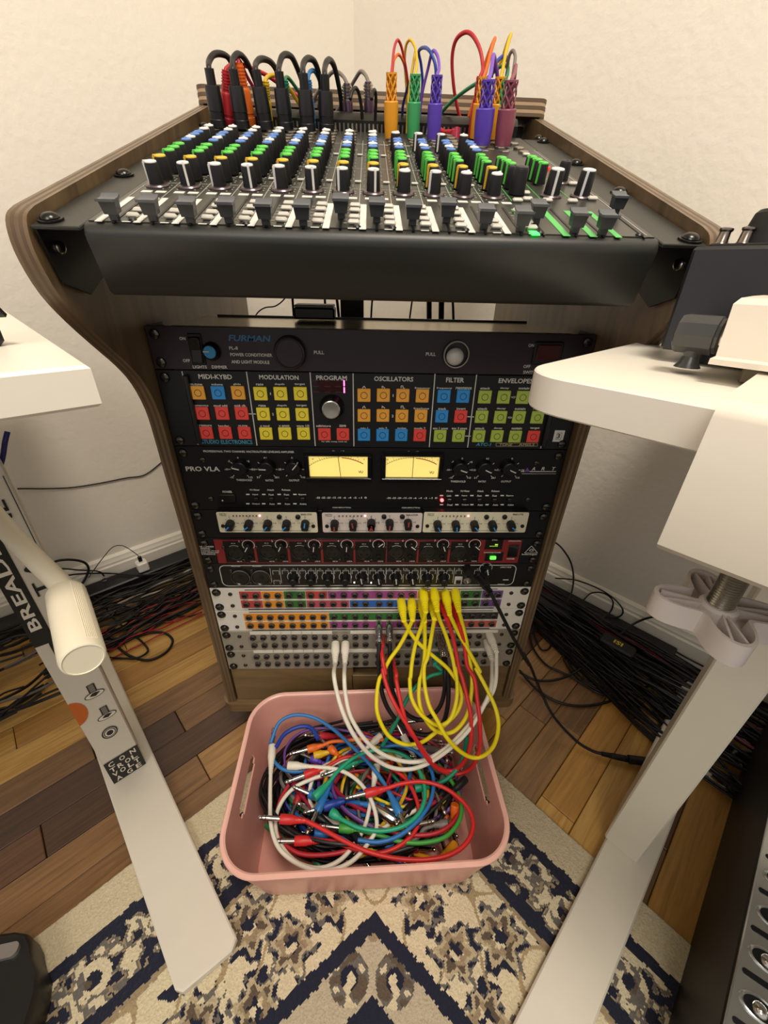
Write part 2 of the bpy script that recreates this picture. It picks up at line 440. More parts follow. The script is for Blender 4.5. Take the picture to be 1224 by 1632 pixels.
# base plate, kick panel, top board
mb = MB(); mb.prism(rrect(.535, .43, .02, 6), (0, .205, RB-.105), (1, 0, 0), (0, 1, 0), (0, 0, .019)); obj('base_plate', mb, m_plyi, cab, smooth=25)
mb = MB(); z1 = RB-.003
mb.box((-.1365, .008, (z1+RB-.085)/2), (.209, .016, z1-RB+.085), .001); mb.box((.134, .008, (z1+RB-.085)/2), (.214, .016, z1-RB+.085), .001)
mb.box((-.004, .008, RB-.054), (.0625, .016, .060), .001)
obj('kick_panel', mb, m_plyi, cab)
mb = MB(); mb.box((-.004, .03, RB-.02), (.062, .004, .05)); obj('notch_backing', mb, m_blk, cab)
mb = MB()
for i in range(5):
    mb.k = i % 2; mb.prism(rrect(.527-.0008*(i % 2), .10-.0008*(i % 2), .012, 5), (0, .412, RB+.7975+i*.0042), (1, 0, 0), (0, 1, 0), (0, 0, .0042))
obj('top_board', mb, [m_edge, m_edgl], cab, smooth=25)
mb = MB(); mb.box((0, .405, RB+.745), (.482, .012, .10), .001); obj('back_panel', mb, m_blk, cab)
mb = MB(); mb.box((-.0375, .36, RB+.36), (.042, .018, .70), .001); obj('center_strut', mb, wood('dark_strut_wood', '2a1d12', '3b2a1c'), cab)
for sx in (-1, 1):
    mb = MB(); mb.box((sx*(W2-.009), .004, RB+.2665), (.018, .002, .5334)); mb.box((sx*(W2-.0008), .02, RB+.2665), (.0016, .034, .5334)); obj('rack_rail', mb, m_blk, cab)
for sx in (-1, 1):
    for y in (.045, .36):
        mb = MB(); x = sx*.222
        mb.box((x, y, RB-.1065), (.045, .045, .003)); mb.box((x-.013, y+.008, RB-.126), (.0025, .03, .038), .001); mb.box((x+.013, y+.008, RB-.126), (.0025, .03, .038), .001)
        c = obj('caster', mb, m_blk, cab)
        mb = MB(); mb.lathe([(.015, -.009), (.0215, -.007), (.0225, 0), (.0215, .007), (.015, .009)], (x, y+.014, .0226), (1, 0, 0), 20); obj('wheel', mb, m_rub, c)
        mb = MB(); mb.cyl((x-.016, y+.014, .0226), (x+.016, y+.014, .0226), .0035); obj('axle', mb, m_chr, c)

# ================================================================ MIXING CONSOLE
mix = thing('mixing_console', 'black twelve channel mixing console with coloured knobs, mounted sloping atop the cabinet', 'mixer', M=MIXM)
m_face = mat('console_face', '34342e', .34, spec=.6, noise=.04)
m_facel = mat('console_edge_satin', '20211d', .42, spec=.55)
m_wht = mat('print_white', 'dcdad2', .5)
m_lin = mat('print_line', 'b5b4aa', .5)
def L(name, mb, mt, parent=mix, **k): return obj(name, mb, mt, parent, local=True, **k)
SR = .452                                      # rear end along the slope
cs = [(-.004, 0)] + [(-.004-.0085*math.sin(a), -.0085+.0085*math.cos(a)) for a in (.3, .6, .9, 1.2, PI/2)] + [(-.0125, -.043), (-.0095, -.047), (.02, -.050), (SR-.12, -.050), (SR-.12, -.0005), (SR-.12, 0)]
mb = MB(); mb.prism(cs, (-.208, 0, 0), (0, 1, 0), (0, 0, 1), (.416, 0, 0)); L('chassis', mb, m_facel, smooth=40)
mb = MB(); mb.box((0, .161, .0004), (.413, .328, .0008)); L('face_plate', mb, m_face)
# rear slope with jacks, hood
mb = MB(); mb.box((0, .3765, -.006), (.414, .091, .013), .001); L('jack_field', mb, m_face)
mb = MB(); mb.prism([(.423, -.03), (.423, .012), (.432, .018), (SR-.004, .018), (SR, -.03)], (-.2, 0, 0), (0, 1, 0), (0, 0, 1), (.4, 0, 0)); L('rear_hood', mb, m_blks)
mb = MB()
for i in range(60): mb.box((-.17+i*.0058, .4215, .004), (.0022, .002, .010))
L('vent_slots', mb, m_stl)
for sx in (-1, 1):
    mb = MB(); mb.box((sx*.2247, .20, -.0013), (.0333, .43, .0026), .0006); L('rack_ear', mb, m_facel)
    mb = MB(); mb.prism([(-.014, -.001), (-.014, -.038), (.012, -.056), (.06, -.05), (.39, -.05), (.39, -.001)], (sx*.2405, 0, 0), (0, 1, 0), (0, 0, 1), (-sx*.002, 0, 0)); L('rack_bracket', mb, m_blk)
    mb = MB(); mb.lathe([(.0045, 0), (.0042, .002), (.002, .003)], (sx*.2383, .0, -.018), (-sx, -.3, 0), 12); L('screw', mb, m_chr)
scm = MB(); scm.lathe([(.0062, 0), (.0066, .0008), (.0058, .0022), (.0032, .0036), (.0012, .0039)], (0, 0, 0), (0, 0, 1), 14); scm = scm.mesh('screw', m_scr)
washer = MB(); washer.lathe([(.0085, 0), (.0085, .001), (.0062, .0012)], (0, 0, 0), (0, 0, 1), 16); washer = washer.mesh('washer', m_blk)
for px, py in ((79, 351), (196, 280), (1088, 383), (981, 308), (913, 262), (863, 227)):
    x, s = ms(px, py); x = .2325 if x > 0 else -.2325; o = inst('screw', scm, mix, MT3(x, s, .0012)); inst('washer', washer, o, MT3(0, 0, -.0008))
for px, py in ((855, 222), (332, 203)):
    x, s = ms(px, py); inst('screw', scm, mix, MT3(math.copysign(.2325, x), s, .001))
sm2 = MB(); sm2.lathe([(.003, 0), (.003, .0006), (.0018, .0016)], (0, 0, 0), (0, 0, 1), 10); sm2 = sm2.mesh('screw', m_blk)
CH = [-.190+.02664*i for i in range(12)]
for x in (-.176, -.096, -.016, .010, .064, .12): inst('screw', sm2, mix, MT3(x, -.001, .0008))
inst('screw', sm2, mix, MT3(.196, 0, .0008))
# knobs ---------------------------------------------------------
def knob_body(h=.0165, r=.0062):
    b = MB(); pf = []
    b.lathe([(r, .0012), (r, .002), (r*.93, .0045), (r*.88, h-.001), (r*.80, h)], (0, 0, 0), (0, 0, 1), 14); return b.mesh('knob', m_kn)
m_kn = mat('knob_black', '141416', .5, spec=.35)
kc = {'w': ('cap_white', 'e8e6e2'), 'b': ('cap_blue', '5a86cc'), 'g': ('cap_green', '5fcf50'), 'y': ('cap_yellow', 'e6bd3a'), 'k': ('cap_black', '222224')}
kmat = {k: mat(n, c, .45) for k, (n, c) in kc.items()}
KB = knob_body(); KB2 = knob_body(.0195, .0074)
KC = {}
for k in kmat:
    b = MB(); b.lathe([(.0050, .0163), (.0048, .0173), (.0035, .0177)], (0, 0, 0), (0, 0, 1), 14); c1 = b.mesh('cap', kmat[k])
    b = MB(); b.box((0, -.0057, .0094), (.0018, .0014, .0150)); b.box((0, -.0028, .0174), (.0018, .006, .0012)); c2 = b.mesh('pointer', kmat[k])
    b = MB(); b.box((0, -.0066, .0105), (.0021, .0014, .0175)); b.box((0, -.003, .0198), (.0021, .0075, .0012)); c3 = b.mesh('pointer', kmat[k])
    b = MB(); b.lathe([(.0058, .0193), (.0056, .0203), (.004, .0207)], (0, 0, 0), (0, 0, 1), 14); c4 = b.mesh('cap', kmat[k])
    KC[k] = (c1, c2, c3, c4)
b = MB(); b.lathe([(.0098, 0), (.0098, .0016), (.0088, .0026), (.0066, .0028)], (0, 0, 0), (0, 0, 1), 18); RING = b.mesh('base_ring', mat('ring_metal', '6a5f62', .3, .8))
def knob(x, s, col, ang, big=False, ring=False, cap=True, parent=mix, name='knob'):
    k = inst(name, KB2 if big else KB, parent, MT3(x, s, .0006) @ Matrix.Rotation(ang, 4, 'Z'))
    if cap and not big: inst('cap', KC[col][0], k, Matrix.Identity(4))
    if big: inst('cap', KC[col][3], k, Matrix.Identity(4))
    inst('pointer', KC[col][2 if big else 1], k, Matrix.Identity(4))
    if ring: inst('base_ring', RING, k, MT3(0, 0, -.0004))
    return k
rowsS = [(.095, 'w'), (.119, 'y'), (.145, 'g'), (.160, 'g'), (.176, 'g'), (.200, 'b'), (.215, 'w'), (.231, 'b'), (.246, 'b'), (.267, 'w'), (.289, 'w')]
kr = random.Random(5)
for i, x in enumerate(CH):
    for j, (s, c) in enumerate(rowsS):
        if i >= 8 and j == 9: continue
        if j == 0: a = (-1.1, .35, -.9, .3, -.8, .3, -.6, .25, 2.5, -.9, 2.6, 2.4)[i]
        elif c in 'gy': a = -.95 + kr.uniform(-.25, .15) if i < 5 else (-.85+kr.uniform(-.1, .1))
        else: a = kr.choice((PI, PI*.8, PI*1.15)) if not (j == 10 and i in (3, 9, 10)) else -.6
        knob(x, s, c, a, ring=(j == 0))
# faders --------------------------------------------------------
m_fad = mat('fader_grey', '34373a', .38, spec=.5); m_fadt = mat('fader_top', '53575c', .35)
b = MB(); b.box((0, 0, .0035), (.0055, .004, .007)); b.prism([(-.0045, .004), (.0045, .004), (.0058, .0125), (-.0058, .0125)], (0, .004, 0), (1, 0, 0), (0, 0, 1), (0, -.0075, 0))
FB = b.mesh('fader_handle', m_fad)
b = MB(); b.prism([(-.0065, .0120), (-.0065, .0136), (-.003, .0128), (.003, .0128), (.0065, .0142), (.0065, .0125), (.003, .0115), (-.003, .0115)], (0, 0, 0), (0, 1, 0), (0, 0, 1), (.0118, 0, 0)); b.v = [p-V((.0059, 0, 0)) for p in b.v]
FT = b.mesh('fader_top', m_fadt)
def fader(x, s, ln=True, y0=-.006, y1=.063):
    mb = MB(); mb.box((x, (y0+y1)/2, .0009), (.0019, y1-y0, .0006)); L('fader_slot', mb, m_blk)
    f = inst('fader_handle', FB, mix, MT3(x, s, .001)); inst('fader_top', FT, f, Matrix.Identity(4))
fs = [(187, 353), (242, 354), (299, 357), (359, 357), (417, 360), (476, 361), (535, 350), (591, 356), (646, 360), (698, 356), (755, 366), (813, 370)]
FX = []
for i, (px, py) in enumerate(fs):
    x, s = ms(px, py); FX.append(CH[i]+.002); fader(CH[i]+.002, s)
MFX = [ms(852, 358), ms(914, 373), ms(958, 376), ms(978, 343)]
for x, s in MFX: fader(x, s)
# printed lines and scribble strips -------------------------------
mb = MB(); ml = MB(); mg = MB()
for i, x in enumerate(CH):
    ml.box((x-.0118, .175, .00095), (.0005, .35, .0002))
    ml.box((x, .107, .00095), (.026, .0007, .0002)); ml.box((x, .133, .00095), (.012, .0007, .0002)); ml.box((x, .19, .00095), (.026, .0006, .0002)); ml.box((x, .258, .00095), (.026, .0006, .0002))
    mb.prism([(x-.0108, -.006), (x-.0058, -.006), (x-.0058, .058), (x-.0108, .058)], (0, 0, .0009), (1, 0, 0), (0, 1, 0), (0, 0, .0003))
    mb.box((x-.003, .077, .00095), (.0085, .0055, .0003)); mb.box((x+.0085, .077, .00095), (.0085, .0055, .0003))
    for s in (.008, .016, .024, .032, .040, .048): ml.box((x+.0052, s, .00095), (.0025, .0006, .0002))
    mb.box((x+.0105, -.0042, .00095), (.006, .0015, .0002))
    for s, c in rowsS:                         # dial arcs
        for q in range(9):
            a = math.radians(-140+q*35); r = .0085 if s > .1 else .0115
            ml.box((x+r*math.sin(a), s+r*math.cos(a), .00095), (.0012, .0012, .0002))
L('white_print', mb, m_wht); 
ml.box((.2015, .165, .00095), (.0007, .33, .0002)); L('print_lines', ml, m_lin)
for x, s in MFX[:3]: mg.box((x-.008, .026, .00095), (.0055, .066, .0003))
mg.box((MFX[2][0]+.011, .026, .00095), (.005, .066, .0003))
for x in (.118, .146, .174): mg.box((x, .17, .00095), (.0006, .17, .0002))
L('green_print', mg, mat('print_green', '58c060', .45))
mb = MB(); mb.box((MFX[0][0]-.007, -.0035, .0012), (.006, .008, .0008)); L('indicator_light', mb, mat('led_green_glow', '3cf05a', .4, emit=2.5))
# push buttons ----------------------------------------------------
m_btn = mat('button_white', 'c9c5ba', .4)
b = MB(); b.box((0, 0, .0016), (.0088, .0052, .0028), .0011); BT = b.mesh('push_button', m_btn)
b = MB(); b.box((0, 0, .001), (.0065, .0034, .0016), .0005); BT2 = b.mesh('push_button', m_btn)
for i, x in enumerate(CH):
    for s in (.006, .019, .036, .050): inst('push_button', BT, mix, MT3(x+.0118, s, .0008))
    for s in (.131, .255): inst('push_button', BT2, mix, MT3(x+.0125, s, .0008))
for px, py in ((835, 362), (824, 324), (840, 322), (871, 324), (911, 325), (943, 321), (912, 297), (838, 250), (836, 312)):
    x, s = ms(px, py); inst('push_button', BT, mix, MT3(x, s, .0008))
# master knobs
for px, py, c, a, bg in ((793, 287, 'g', -.8, 0), (800, 292, 'g', -.8, 0), (807, 297, 'g', -.8, 0), (812, 303, 'k', .8, 0), (822, 312, 'k', 2, 1),
                         (840, 285, 'g', -.8, 0), (848, 290, 'g', -.8, 0), (857, 296, 'g', -.75, 0), (877, 315, 'w', -.2, 1), (893, 293, 'k', 2, 0), (925, 316, 'w', -.45, 1)):
    x, s = ms(px, py); knob(x, s, c, a, big=bool(bg), ring=(px in (877, 893, 925)))
for px, py, c in ((873, 272, 'ff2a20'),):
    x, s = ms(px, py); mb = MB(); mb.lathe([(.002, 0), (.002, .002), (.001, .003)], (x, s, .0008), (0, 0, 1), 10); L('indicator_light', mb, mat('led_red_soft', c, .4, emit=1))
# input sockets: nuts at the rear of every strip
b = MB(); b.lathe([(.0068, 0), (.0068, .0022), (.0056, .003), (.0042, .0032)], (0, 0, 0), (0, 0, 1), 6); b.lathe([(.0036, .0030), (.0034, .0012)], (0, 0, 0), (0, 0, 1), 10); JN = b.mesh('jack_socket', m_stl)
jr = []
for x in CH:
    for s in (.318, .340, .3605): jr.append((x, s))
    jr.append((x, .385)); jr.append((x, .408))
for x in (.134, .158, .182):
    for s in (.305, .33, .36): jr.append((x, s))
for x, s in jr: inst('jack_socket', JN, mix, MT3(x, s, .0006))
# ================================================================ RACK GEAR (front plane y = 0, all in the cabinet)
def crop(ox, oy, k): return lambda x, y: (ox+x/k, oy+y/k)
C6 = crop(220, 490, 3.6); C7 = crop(540, 490, 2.914); P1 = crop(270, 700, 3.709); P2 = crop(580, 700, 3.6)
A3 = crop(310, 800, 4.22); A4 = crop(590, 800, 4.22); B5 = crop(320, 900, 4.371); B6 = crop(580, 900, 4.371)
m_scr2 = mat('rack_screw_nickel', '55534c', .25, 1)
rs = MB(); rs.lathe([(.0052, 0), (.0054, -.0008), (.0048, -.0022), (.0028, -.0032), (.001, -.0034)], (0, 0, 0), (0, 1, 0), 14); RSM = rs.mesh('rack_screw', m_scr2)
rs = MB(); rs.lathe([(.0016, -.0036), (.0014, -.0028)], (0, 0, 0), (0, 1, 0), 6); RSH = rs.mesh('hex_recess', m_blk)
rs = MB(); rs.lathe([(.0066, 0), (.0066, -.0008), (.0056, -.0012)], (0, 0, 0), (0, 1, 0), 16); RSW = rs.mesh('washer', m_blk)
def rackunit(name, label, cat, u0, nu, mt, depth=.2, group=None, half=.2413, faceh=None, y=-.003, ears=True, wash=False, body=None, big=False):
    z0 = RB+u0*U1; h = nu*U1-.0008
    t = thing(name, label, cat, (0, 0, z0), group=group)
    mb = MB(); mb.box((0, y/2, z0+h/2+.0004), (2*half, abs(y), h), .0005); obj('faceplate', mb, mt, t)
    mb = MB(); mb.box((0, depth/2+.0002, z0+h/2), (.436, depth, h-.003), .0008); obj('chassis', mb, body or m_blks, t)
    if ears:
        for sx in (-1, 1):
            for z in ((.0075, h-.0075) if nu*U1 > .04 else (.022,)):
                o = inst('rack_screw', RSM, t, MT3(sx*.2325, y - (.0008 if wash else 0), z)); inst('hex_recess', RSH, o, Matrix.Identity(4))
                if wash: inst('washer', RSW, o, MT3(0, .0008, 0))
    return t
class Print:      # flat lettering on a front at depth y
    def __init__(s, y): s.y = y; s.mb = MB(); s.d = .00025
    def t(s, c, txt, x, y, w, h, sh=0):
        a = rk(*c(x-w/2, y), s.y); b = rk(*c(x+w/2, y), s.y); u = rk(*c(x, y-h/2), s.y); d = rk(*c(x, y+h/2), s.y)
        text(s.mb, txt, ((a[0]+b[0])/2, s.y-s.d, (u[1]+d[1])/2), (1, 0, 0), (0, 0, 1), abs(u[1]-d[1]), abs(b[0]-a[0]), sh)
    def line(s, c, x0, y0, x1, y1, w=.0008):
        a = V((rk(*c(x0, y0), s.y)[0], s.y-s.d, rk(*c(x0, y0), s.y)[1])); b = V((rk(*c(x1, y1), s.y)[0], s.y-s.d, rk(*c(x1, y1), s.y)[1]))
        d = (b-a).normalized(); n = d.cross(V((0, 1, 0)))*w/2; s.mb.poly([a-n, b-n, b+n, a+n])
    def wl(s, x0, z0, x1, z1, w=.0006):
        a = V((x0, s.y-s.d, z0)); b = V((x1, s.y-s.d, z1)); d = (b-a).normalized(); n = d.cross(V((0, 1, 0)))*w/2; s.mb.poly([a-n, b-n, b+n, a+n])
    def rect(s, x0, z0, x1, z1): s.mb.poly([(x0, s.y-s.d, z0), (x1, s.y-s.d, z0), (x1, s.y-s.d, z1), (x0, s.y-s.d, z1)])
    def ring(s, x, z, r, w=.0004, a0=0, a1=360, n=20):
        for i in range(n):
            p, q = math.radians(a0+(a1-a0)*i/n), math.radians(a0+(a1-a0)*(i+1)/n)
            s.mb.poly([(x+(r+k)*math.cos(a), s.y-s.d, z+(r+k)*math.sin(a)) for a, k in ((p, -w/2), (q, -w/2), (q, w/2), (p, w/2))])
    def out(s, name, mt, parent):
        o = obj(name, s.mb, mt, parent, smooth=0); o['kind'] = 'stuff'; return o
m_tx = mat('print_text_white', 'cfccc4', .5); m_txk = mat('print_text_black', '1a1a1a', .5)
# ---- power conditioner
m_fur = mat('conditioner_plum_black', '2b2023', .42, spec=.4)
m_lid = mat('lid_bronze_metal', 'b3a77c', .2, .85, noise=.25, nscale=14)
t = rackunit('power_conditioner', 'plum-black power conditioner with round pull-out lamps, topmost unit of the rack', 'power conditioner', 11, 1, m_fur, .105, half=.2413)
zt = RB+12*U1
mb = MB(); mb.box((0, .054, zt-.0012), (.432, .104, .0022), .0005); obj('lid', mb, m_lid, t)
mb = MB(); mb.box((0, .1075, zt+.0005), (.40, .003, .003)); obj('lid_rim', mb, m_blk, t)
p = Print(-.003)
p.t(C6, 'ON', 255, 178, 34, 18); p.t(C6, 'OFF', 278, 305, 40, 18); p.t(C6, 'LIGHTS', 355, 341, 80, 18); p.t(C6, 'DIMMER', 468, 342, 88, 18)
p.t(C6, 'PL-8', 548, 233, 50, 19); p.t(C6, 'POWER CONDITIONER', 650, 272, 240, 19); p.t(C6, 'AND LIGHT MODULE', 645, 313, 218, 19)
p.t(C6, 'PULL', 1038, 258, 58, 20); p.t(C7, 'PULL', 427, 217, 46, 16); p.t(C7, 'ON', 894, 176, 27, 15); p.t(C7, 'OFF', 873, 274, 32, 15); p.t(C7, 'SWITCH', 893, 301, 74, 15)
p.out('printed_lettering', m_tx, t)
p = Print(-.003); p.t(C6, 'FURMAN', 640, 177, 236, 36, .25); p.out('printed_logo', mat('logo_blue', '2a6f9c', .45), t)
x, z = rk(*C6(338, 240)); mb = MB(); mb.box((x, -.0035, z), (.0145, .003, .032), .0008); s = obj('rocker_switch', mb, m_blk, t)
mb = MB(); mb.boxf((x, -.0062, z+.006), (.011, 0, 0), (0, .003, .0012), (0, -.004, .013), .0006); mb.boxf((x, -.0056, z-.007), (.011, 0, 0), (0, .003, -.001), (0, .003, .013), .0006); obj('rocker', mb, m_blks, s)
x, z = rk(*C6(425, 250)); mb = MB(); mb.lathe([(.0096, -.0005), (.0094, .003), (.0076, .006), (.0068, .008)], (x, -.003, z), (0, -1, 0), 24); k = obj('dimmer_knob', mb, m_blk, t)
mb = MB(); mb.lathe([(.0066, .0079), (.0062, .0088), (.003, .0089)], (x, -.003, z), (0, -1, 0), 24); obj('knob_cap', mb, mat('dimmer_blue', '2e86b8', .4), k)
mb = MB(); mb.box((x-.0034, -.0122, z+.0006), (.0064, .0006, .0009)); obj('pointer', mb, m_tx, k)
x, z = rk(*C6(875, 258)); mb = MB(); mb.lathe([(.0178, 0), (.0178, .0012), (.0168, .002), (.0163, .0075), (.0155, .0082), (.0145, .0084), (.0138, .0076)], (x, -.003, z), (0, -1, 0), 36)
l = obj('lamp_housing', mb, m_fur, t, label='dark closed round lamp knob')
x, z = rk(*C7(543, 217)); mb = MB(); mb.lathe([(.0150, 0), (.0148, .004), (.0132, .0042), (.0128, .002), (.0126, .0010)], (x, -.003, z), (0, -1, 0), 36, caps=False); mb.lathe([(.0126, .0010), (.002, .0009)], (x, -.003, z), (0, -1, 0), 36)
l = obj('lamp_housing', mb, m_fur, t); mb = MB(); mb.lathe([(.0141, .0038), (.0141, .0048), (.0128, .0048), (.0128, .0038)], (x, -.003, z), (0, -1, 0), 36, caps=False); obj('bezel', mb, mat('bezel_cream', '9a948a', .4), l)
mb = MB(); mb.lathe([(.004, .001), (.006, .002), (.0092, .005), (.0096, .008), (.008, .0115), (.0045, .0138), (.001, .0145)], (x-.0018, -.003, z+.001), (0, -.9, -.35), 24); obj('lamp_bulb', mb, mat('frosted_bulb', 'd9d5cc', .25, coat=.5), l)
x, z = rk(*C7(968, 212)); mb = MB(); mb.box((x, -.004, z), (.032, .004, .024), .001); s = obj('rocker_switch', mb, m_blk, t); mb = MB(); mb.boxf((x, -.0062, z+.001), (.026, 0, 0), (0, .003, 0), (0, -.002, .016), .0006); obj('rocker', mb, mat('smoked_red_plastic', '4a1a16', .2, coat=.6), s)

# ---- synthesizer, 2U
m_atc = mat('synth_panel_black', '0f100f', .42, spec=.4)
t = rackunit('synthesizer_module', 'black rack synthesizer with rows of square orange, yellow, blue, red and green buttons', 'synthesizer', 9, 2, m_atc, .2, half=.2413)
for sx in (-1, 1):
    mb = MB(); mb.box((sx*.2085, -.006, RB+10*U1), (.005, .006, .080), .0012); obj('side_rail', mb, m_blks, t)
bc = {'o': mat('button_orange', 'f0a83c', .42), 'b': mat('button_blue', '2f8ed6', .42), 'r': mat('button_red', 'e8483e', .42), 'y': mat('button_yellow', 'f2dc3a', .42), 'g': mat('button_green', 'a9bd4c', .42)}
b = MB(); b.box((0, -.0012, 0), (.0150, .0024, .0150), .0006); BSQ = {}
for k in bc: BSQ[k] = b.mesh('square_button', bc[k])
b = Print(0); b.d = 0; b.ring(0, 0, .0037, .0006); BRG = b.mb
BRG = BRG.mesh('ring_mark', m_txk, smooth=0)
rows = [(C6, [(345, 490, 'o'), (460, 490, 'b'), (575, 490, 'o')]), (C6, [(370, 608, 'r'), (483, 608, 'r'), (595, 608, 'r')]), (C6, [(393, 720, 'r'), (502, 720, 'r'), (612, 720, 'r')]),
 (C6, [(703, 495, 'y'), (818, 495, 'y'), (932, 495, 'y')]), (C6, [(719, 612, 'y'), (832, 613, 'y'), (942, 614, 'y')]), (C6, [(735, 724, 'y'), (843, 724, 'y'), (950, 724, 'y')]),
 (C6, [(1070, 728, 'r'), (1176, 728, 'r')]),
 (C7, [(117, 408, 'o'), (207, 408, 'o'), (297, 409, 'o'), (388, 411, 'o')]), (C7, [(117, 502, 'o'), (205, 502, 'o'), (293, 504, 'o'), (381, 504, 'o')]), (C7, [(117, 592, 'b'), (203, 593, 'b'), (290, 593, 'b'), (376, 594, 'r')]),
 (C7, [(488, 413, 'b'), (577, 413, 'b')]), (C7, [(478, 506, 'b'), (566, 507, 'r')]), (C7, [(470, 597, 'g'), (556, 597, 'g')]),
 (C7, [(678, 416, 'g'), (766, 417, 'g'), (854, 418, 'g'), (942, 419, 'g')]), (C7, [(663, 508, 'g'), (750, 510, 'g'), (836, 510, 'g'), (922, 511, 'g')]), (C7, [(650, 598, 'g'), (734, 598, 'g'), (819, 600, 'g'), (903, 600, 'r')])]
rowz = {}
for i, (c, r) in enumerate(rows):
    for x, y, k in r:
        X, Z = rk(*c(x, y), -.0045); rowz.setdefault(y < 450 and 0 or (y < 560 and c is C7 or y < 650 and c is C6) and 1 or 2, []).append(Z)
RZ3 = {k: sum(v)/len(v) for k, v in rowz.items()}
for i, (c, r) in enumerate(rows):
    for x, y, k in r:
        X, Z = rk(*c(x, y), -.0045); key = 0 if y < 450 and c is C7 or y < 500 and c is C6 else (1 if (y < 560 and c is C7) or (y < 650 and c is C6) else 2)
        z = {0: RB+10.22*U1, 1: RB+10.22*U1, 2: 0}[0]
        z = (Z + 0)          # measured
        bt = inst('square_button', BSQ[k], t, MT3(X, -.003, Z-(RB+9*U1))); inst('ring_mark', BRG, bt, MT3(0, -.0026, 0))
p = Print(-.003)
for c, s, x, y, w, h in ((C6, 'MIDI-KYBD', 443, 397, 192, 27), (C6, 'MODULATION', 808, 401, 226, 26), (C6, 'PROGRAM', 1110, 404, 176, 27), (C7, 'OSCILLATORS', 255, 332, 182, 22), (C7, 'FILTER', 540, 337, 84, 22), (C7, 'ENVELOPES', 822, 341, 160, 22)): p.t(c, s, x, y, w, h)
for c, y, r in ((C6, 441, (('m.tune', 335, 68), ('volume', 453, 66), ('glide', 568, 44), ('rate', 698, 42), ('depth', 812, 56), ('target', 928, 60))),
    (C6, 563, (('dynamics', 360, 88), ('mod whl', 473, 78), ('midi clk', 586, 66), ('rate', 712, 42), ('depth', 825, 56), ('target', 938, 60))),
    (C6, 679, (('pressure', 383, 82), ('bender', 492, 62), ('m.trig', 602, 52), ('x mod', 727, 54), ('x amnt', 838, 62), ('wave 1/2', 946, 74), ('edit/store', 1064, 84), ('save', 1174, 38))),
    (C7, 375, (('frequency', 388, 72), ('frequency', 490, 72), ('resonance', 580, 74), ('attack', 680, 46), ('decay', 770, 42), ('sustain', 860, 50))),
    (C7, 470, (('freq/tune', 383, 72), ('track', 480, 38), ('invert', 568, 42), ('attack', 667, 46), ('decay', 754, 42), ('sustain', 842, 50), ('release', 928, 50))),
    (C7, 561, (('mix 1', 118, 34), ('mix 2', 205, 38), ('noise', 292, 40), ('mode 2', 376, 52), ('env 1 amnt', 472, 70), ('env 3 amnt', 560, 72), ('attack', 655, 44), ('decay', 740, 40), ('sustain', 826, 48), ('target', 910, 44)))):
    for s, x, w in r: p.t(c, s, x, y, w, 13 if c is C6 else 11)
p.t(C6, '1', 760, 494, 5, 14); p.t(C6, '2', 774, 612, 10, 14); p.t(C7, '1', 252, 409, 4, 12); p.t(C7, '2', 250, 504, 9, 12); p.t(C7, 'VCF', 810, 417, 20, 9); p.t(C7, 'VCA', 794, 511, 20, 9)
p.t(C6, 'for edit, comp, hold cal', 1125, 770, 145, 10)
for c, q in ((C6, ((252, 366, 345, 787), (622, 368, 683, 792), (987, 372, 1017, 795), (635, 610, 676, 611))), (C7, ((66, 306, 70, 645), (447, 308, 420, 648), (640, 312, 598, 650), (978, 470, 937, 654), (595, 507, 628, 508), (586, 597, 612, 597)))):
    for l in q: p.line(c, *l, w=.0011)
for x in (117, 207): pass
for yy in (370, 463):                         # little wave symbols over the oscillator buttons
    for x, pts in ((117, ((-7, 5), (0, -6), (7, 5))), (207, ((-6, 5), (-6, -6), (7, 5))), (298, ((-9, 5), (-9, -6), (0, -6), (0, 5), (9, 5)))):
        for a, b2 in zip(pts, pts[1:]): p.line(C7, x+a[0], yy+a[1], x+b2[0], yy+b2[1], .0009)
p.out('printed_lettering', m_tx, t)
p = Print(-.003); p.t(C6, 'STUDIO ELECTRONICS', 510, 771, 292, 24); p.t(C7, 'ATC-1', 672, 636, 68, 15, .2); p.out('printed_logo', mat('logo_teal', '3f8fae', .45), t)
p = Print(-.003); p.t(C7, 'TONE', 775, 637, 60, 11, .1); p.t(C7, 'AMELS', 872, 637, 74, 12, .1)
for q in ((730, 630, 922, 630), (730, 644, 922, 644), (730, 630, 730, 644), (922, 630, 922, 644)): p.line(C7, *q, w=.0006)
p.out('printed_badge', mat('badge_gold', '9c8f6a', .5), t)
x0, z0 = rk(*C6(1033, 482)); x1, z1 = rk(*C6(1195, 425)); mb = MB(); mb.box(((x0+x1)/2, -.0034, (z0+z1)/2), (x1-x0, .001, z1-z0), .0003); dsp = obj('display', mb, mat('display_red_window', '33070c', .15, coat=.8), t)
p = Print(-.004); xd, zd = rk(*C6(1183, 453)); 
for dz in (-.0038, .0038): p.rect(xd-.0008, zd+dz-.0032, xd+.0008, zd+dz+.0032)
p.out('lit_digit', mat('led_magenta', 'ff5a9a', .4, emit=4), dsp)
p = Print(-.004)
for k in range(3):
    for dz in (-.0062, 0, .0062): p.rect(xd-.010-k*.0125, zd+dz-.0005, xd-.0035-k*.0125, zd+dz+.0005)
p.out('dark_digit', mat('led_off', '5a1018', .4), dsp)
x, z = rk(*C6(1110, 600), -.012); mb = MB(); mb.lathe([(.0142, .0), (.0142, .003), (.0125, .005), (.0112, .012), (.0106, .0135)], (x, -.003, z+.004), (0, -1, 0), 28); k = obj('data_knob', mb, m_blk, t)
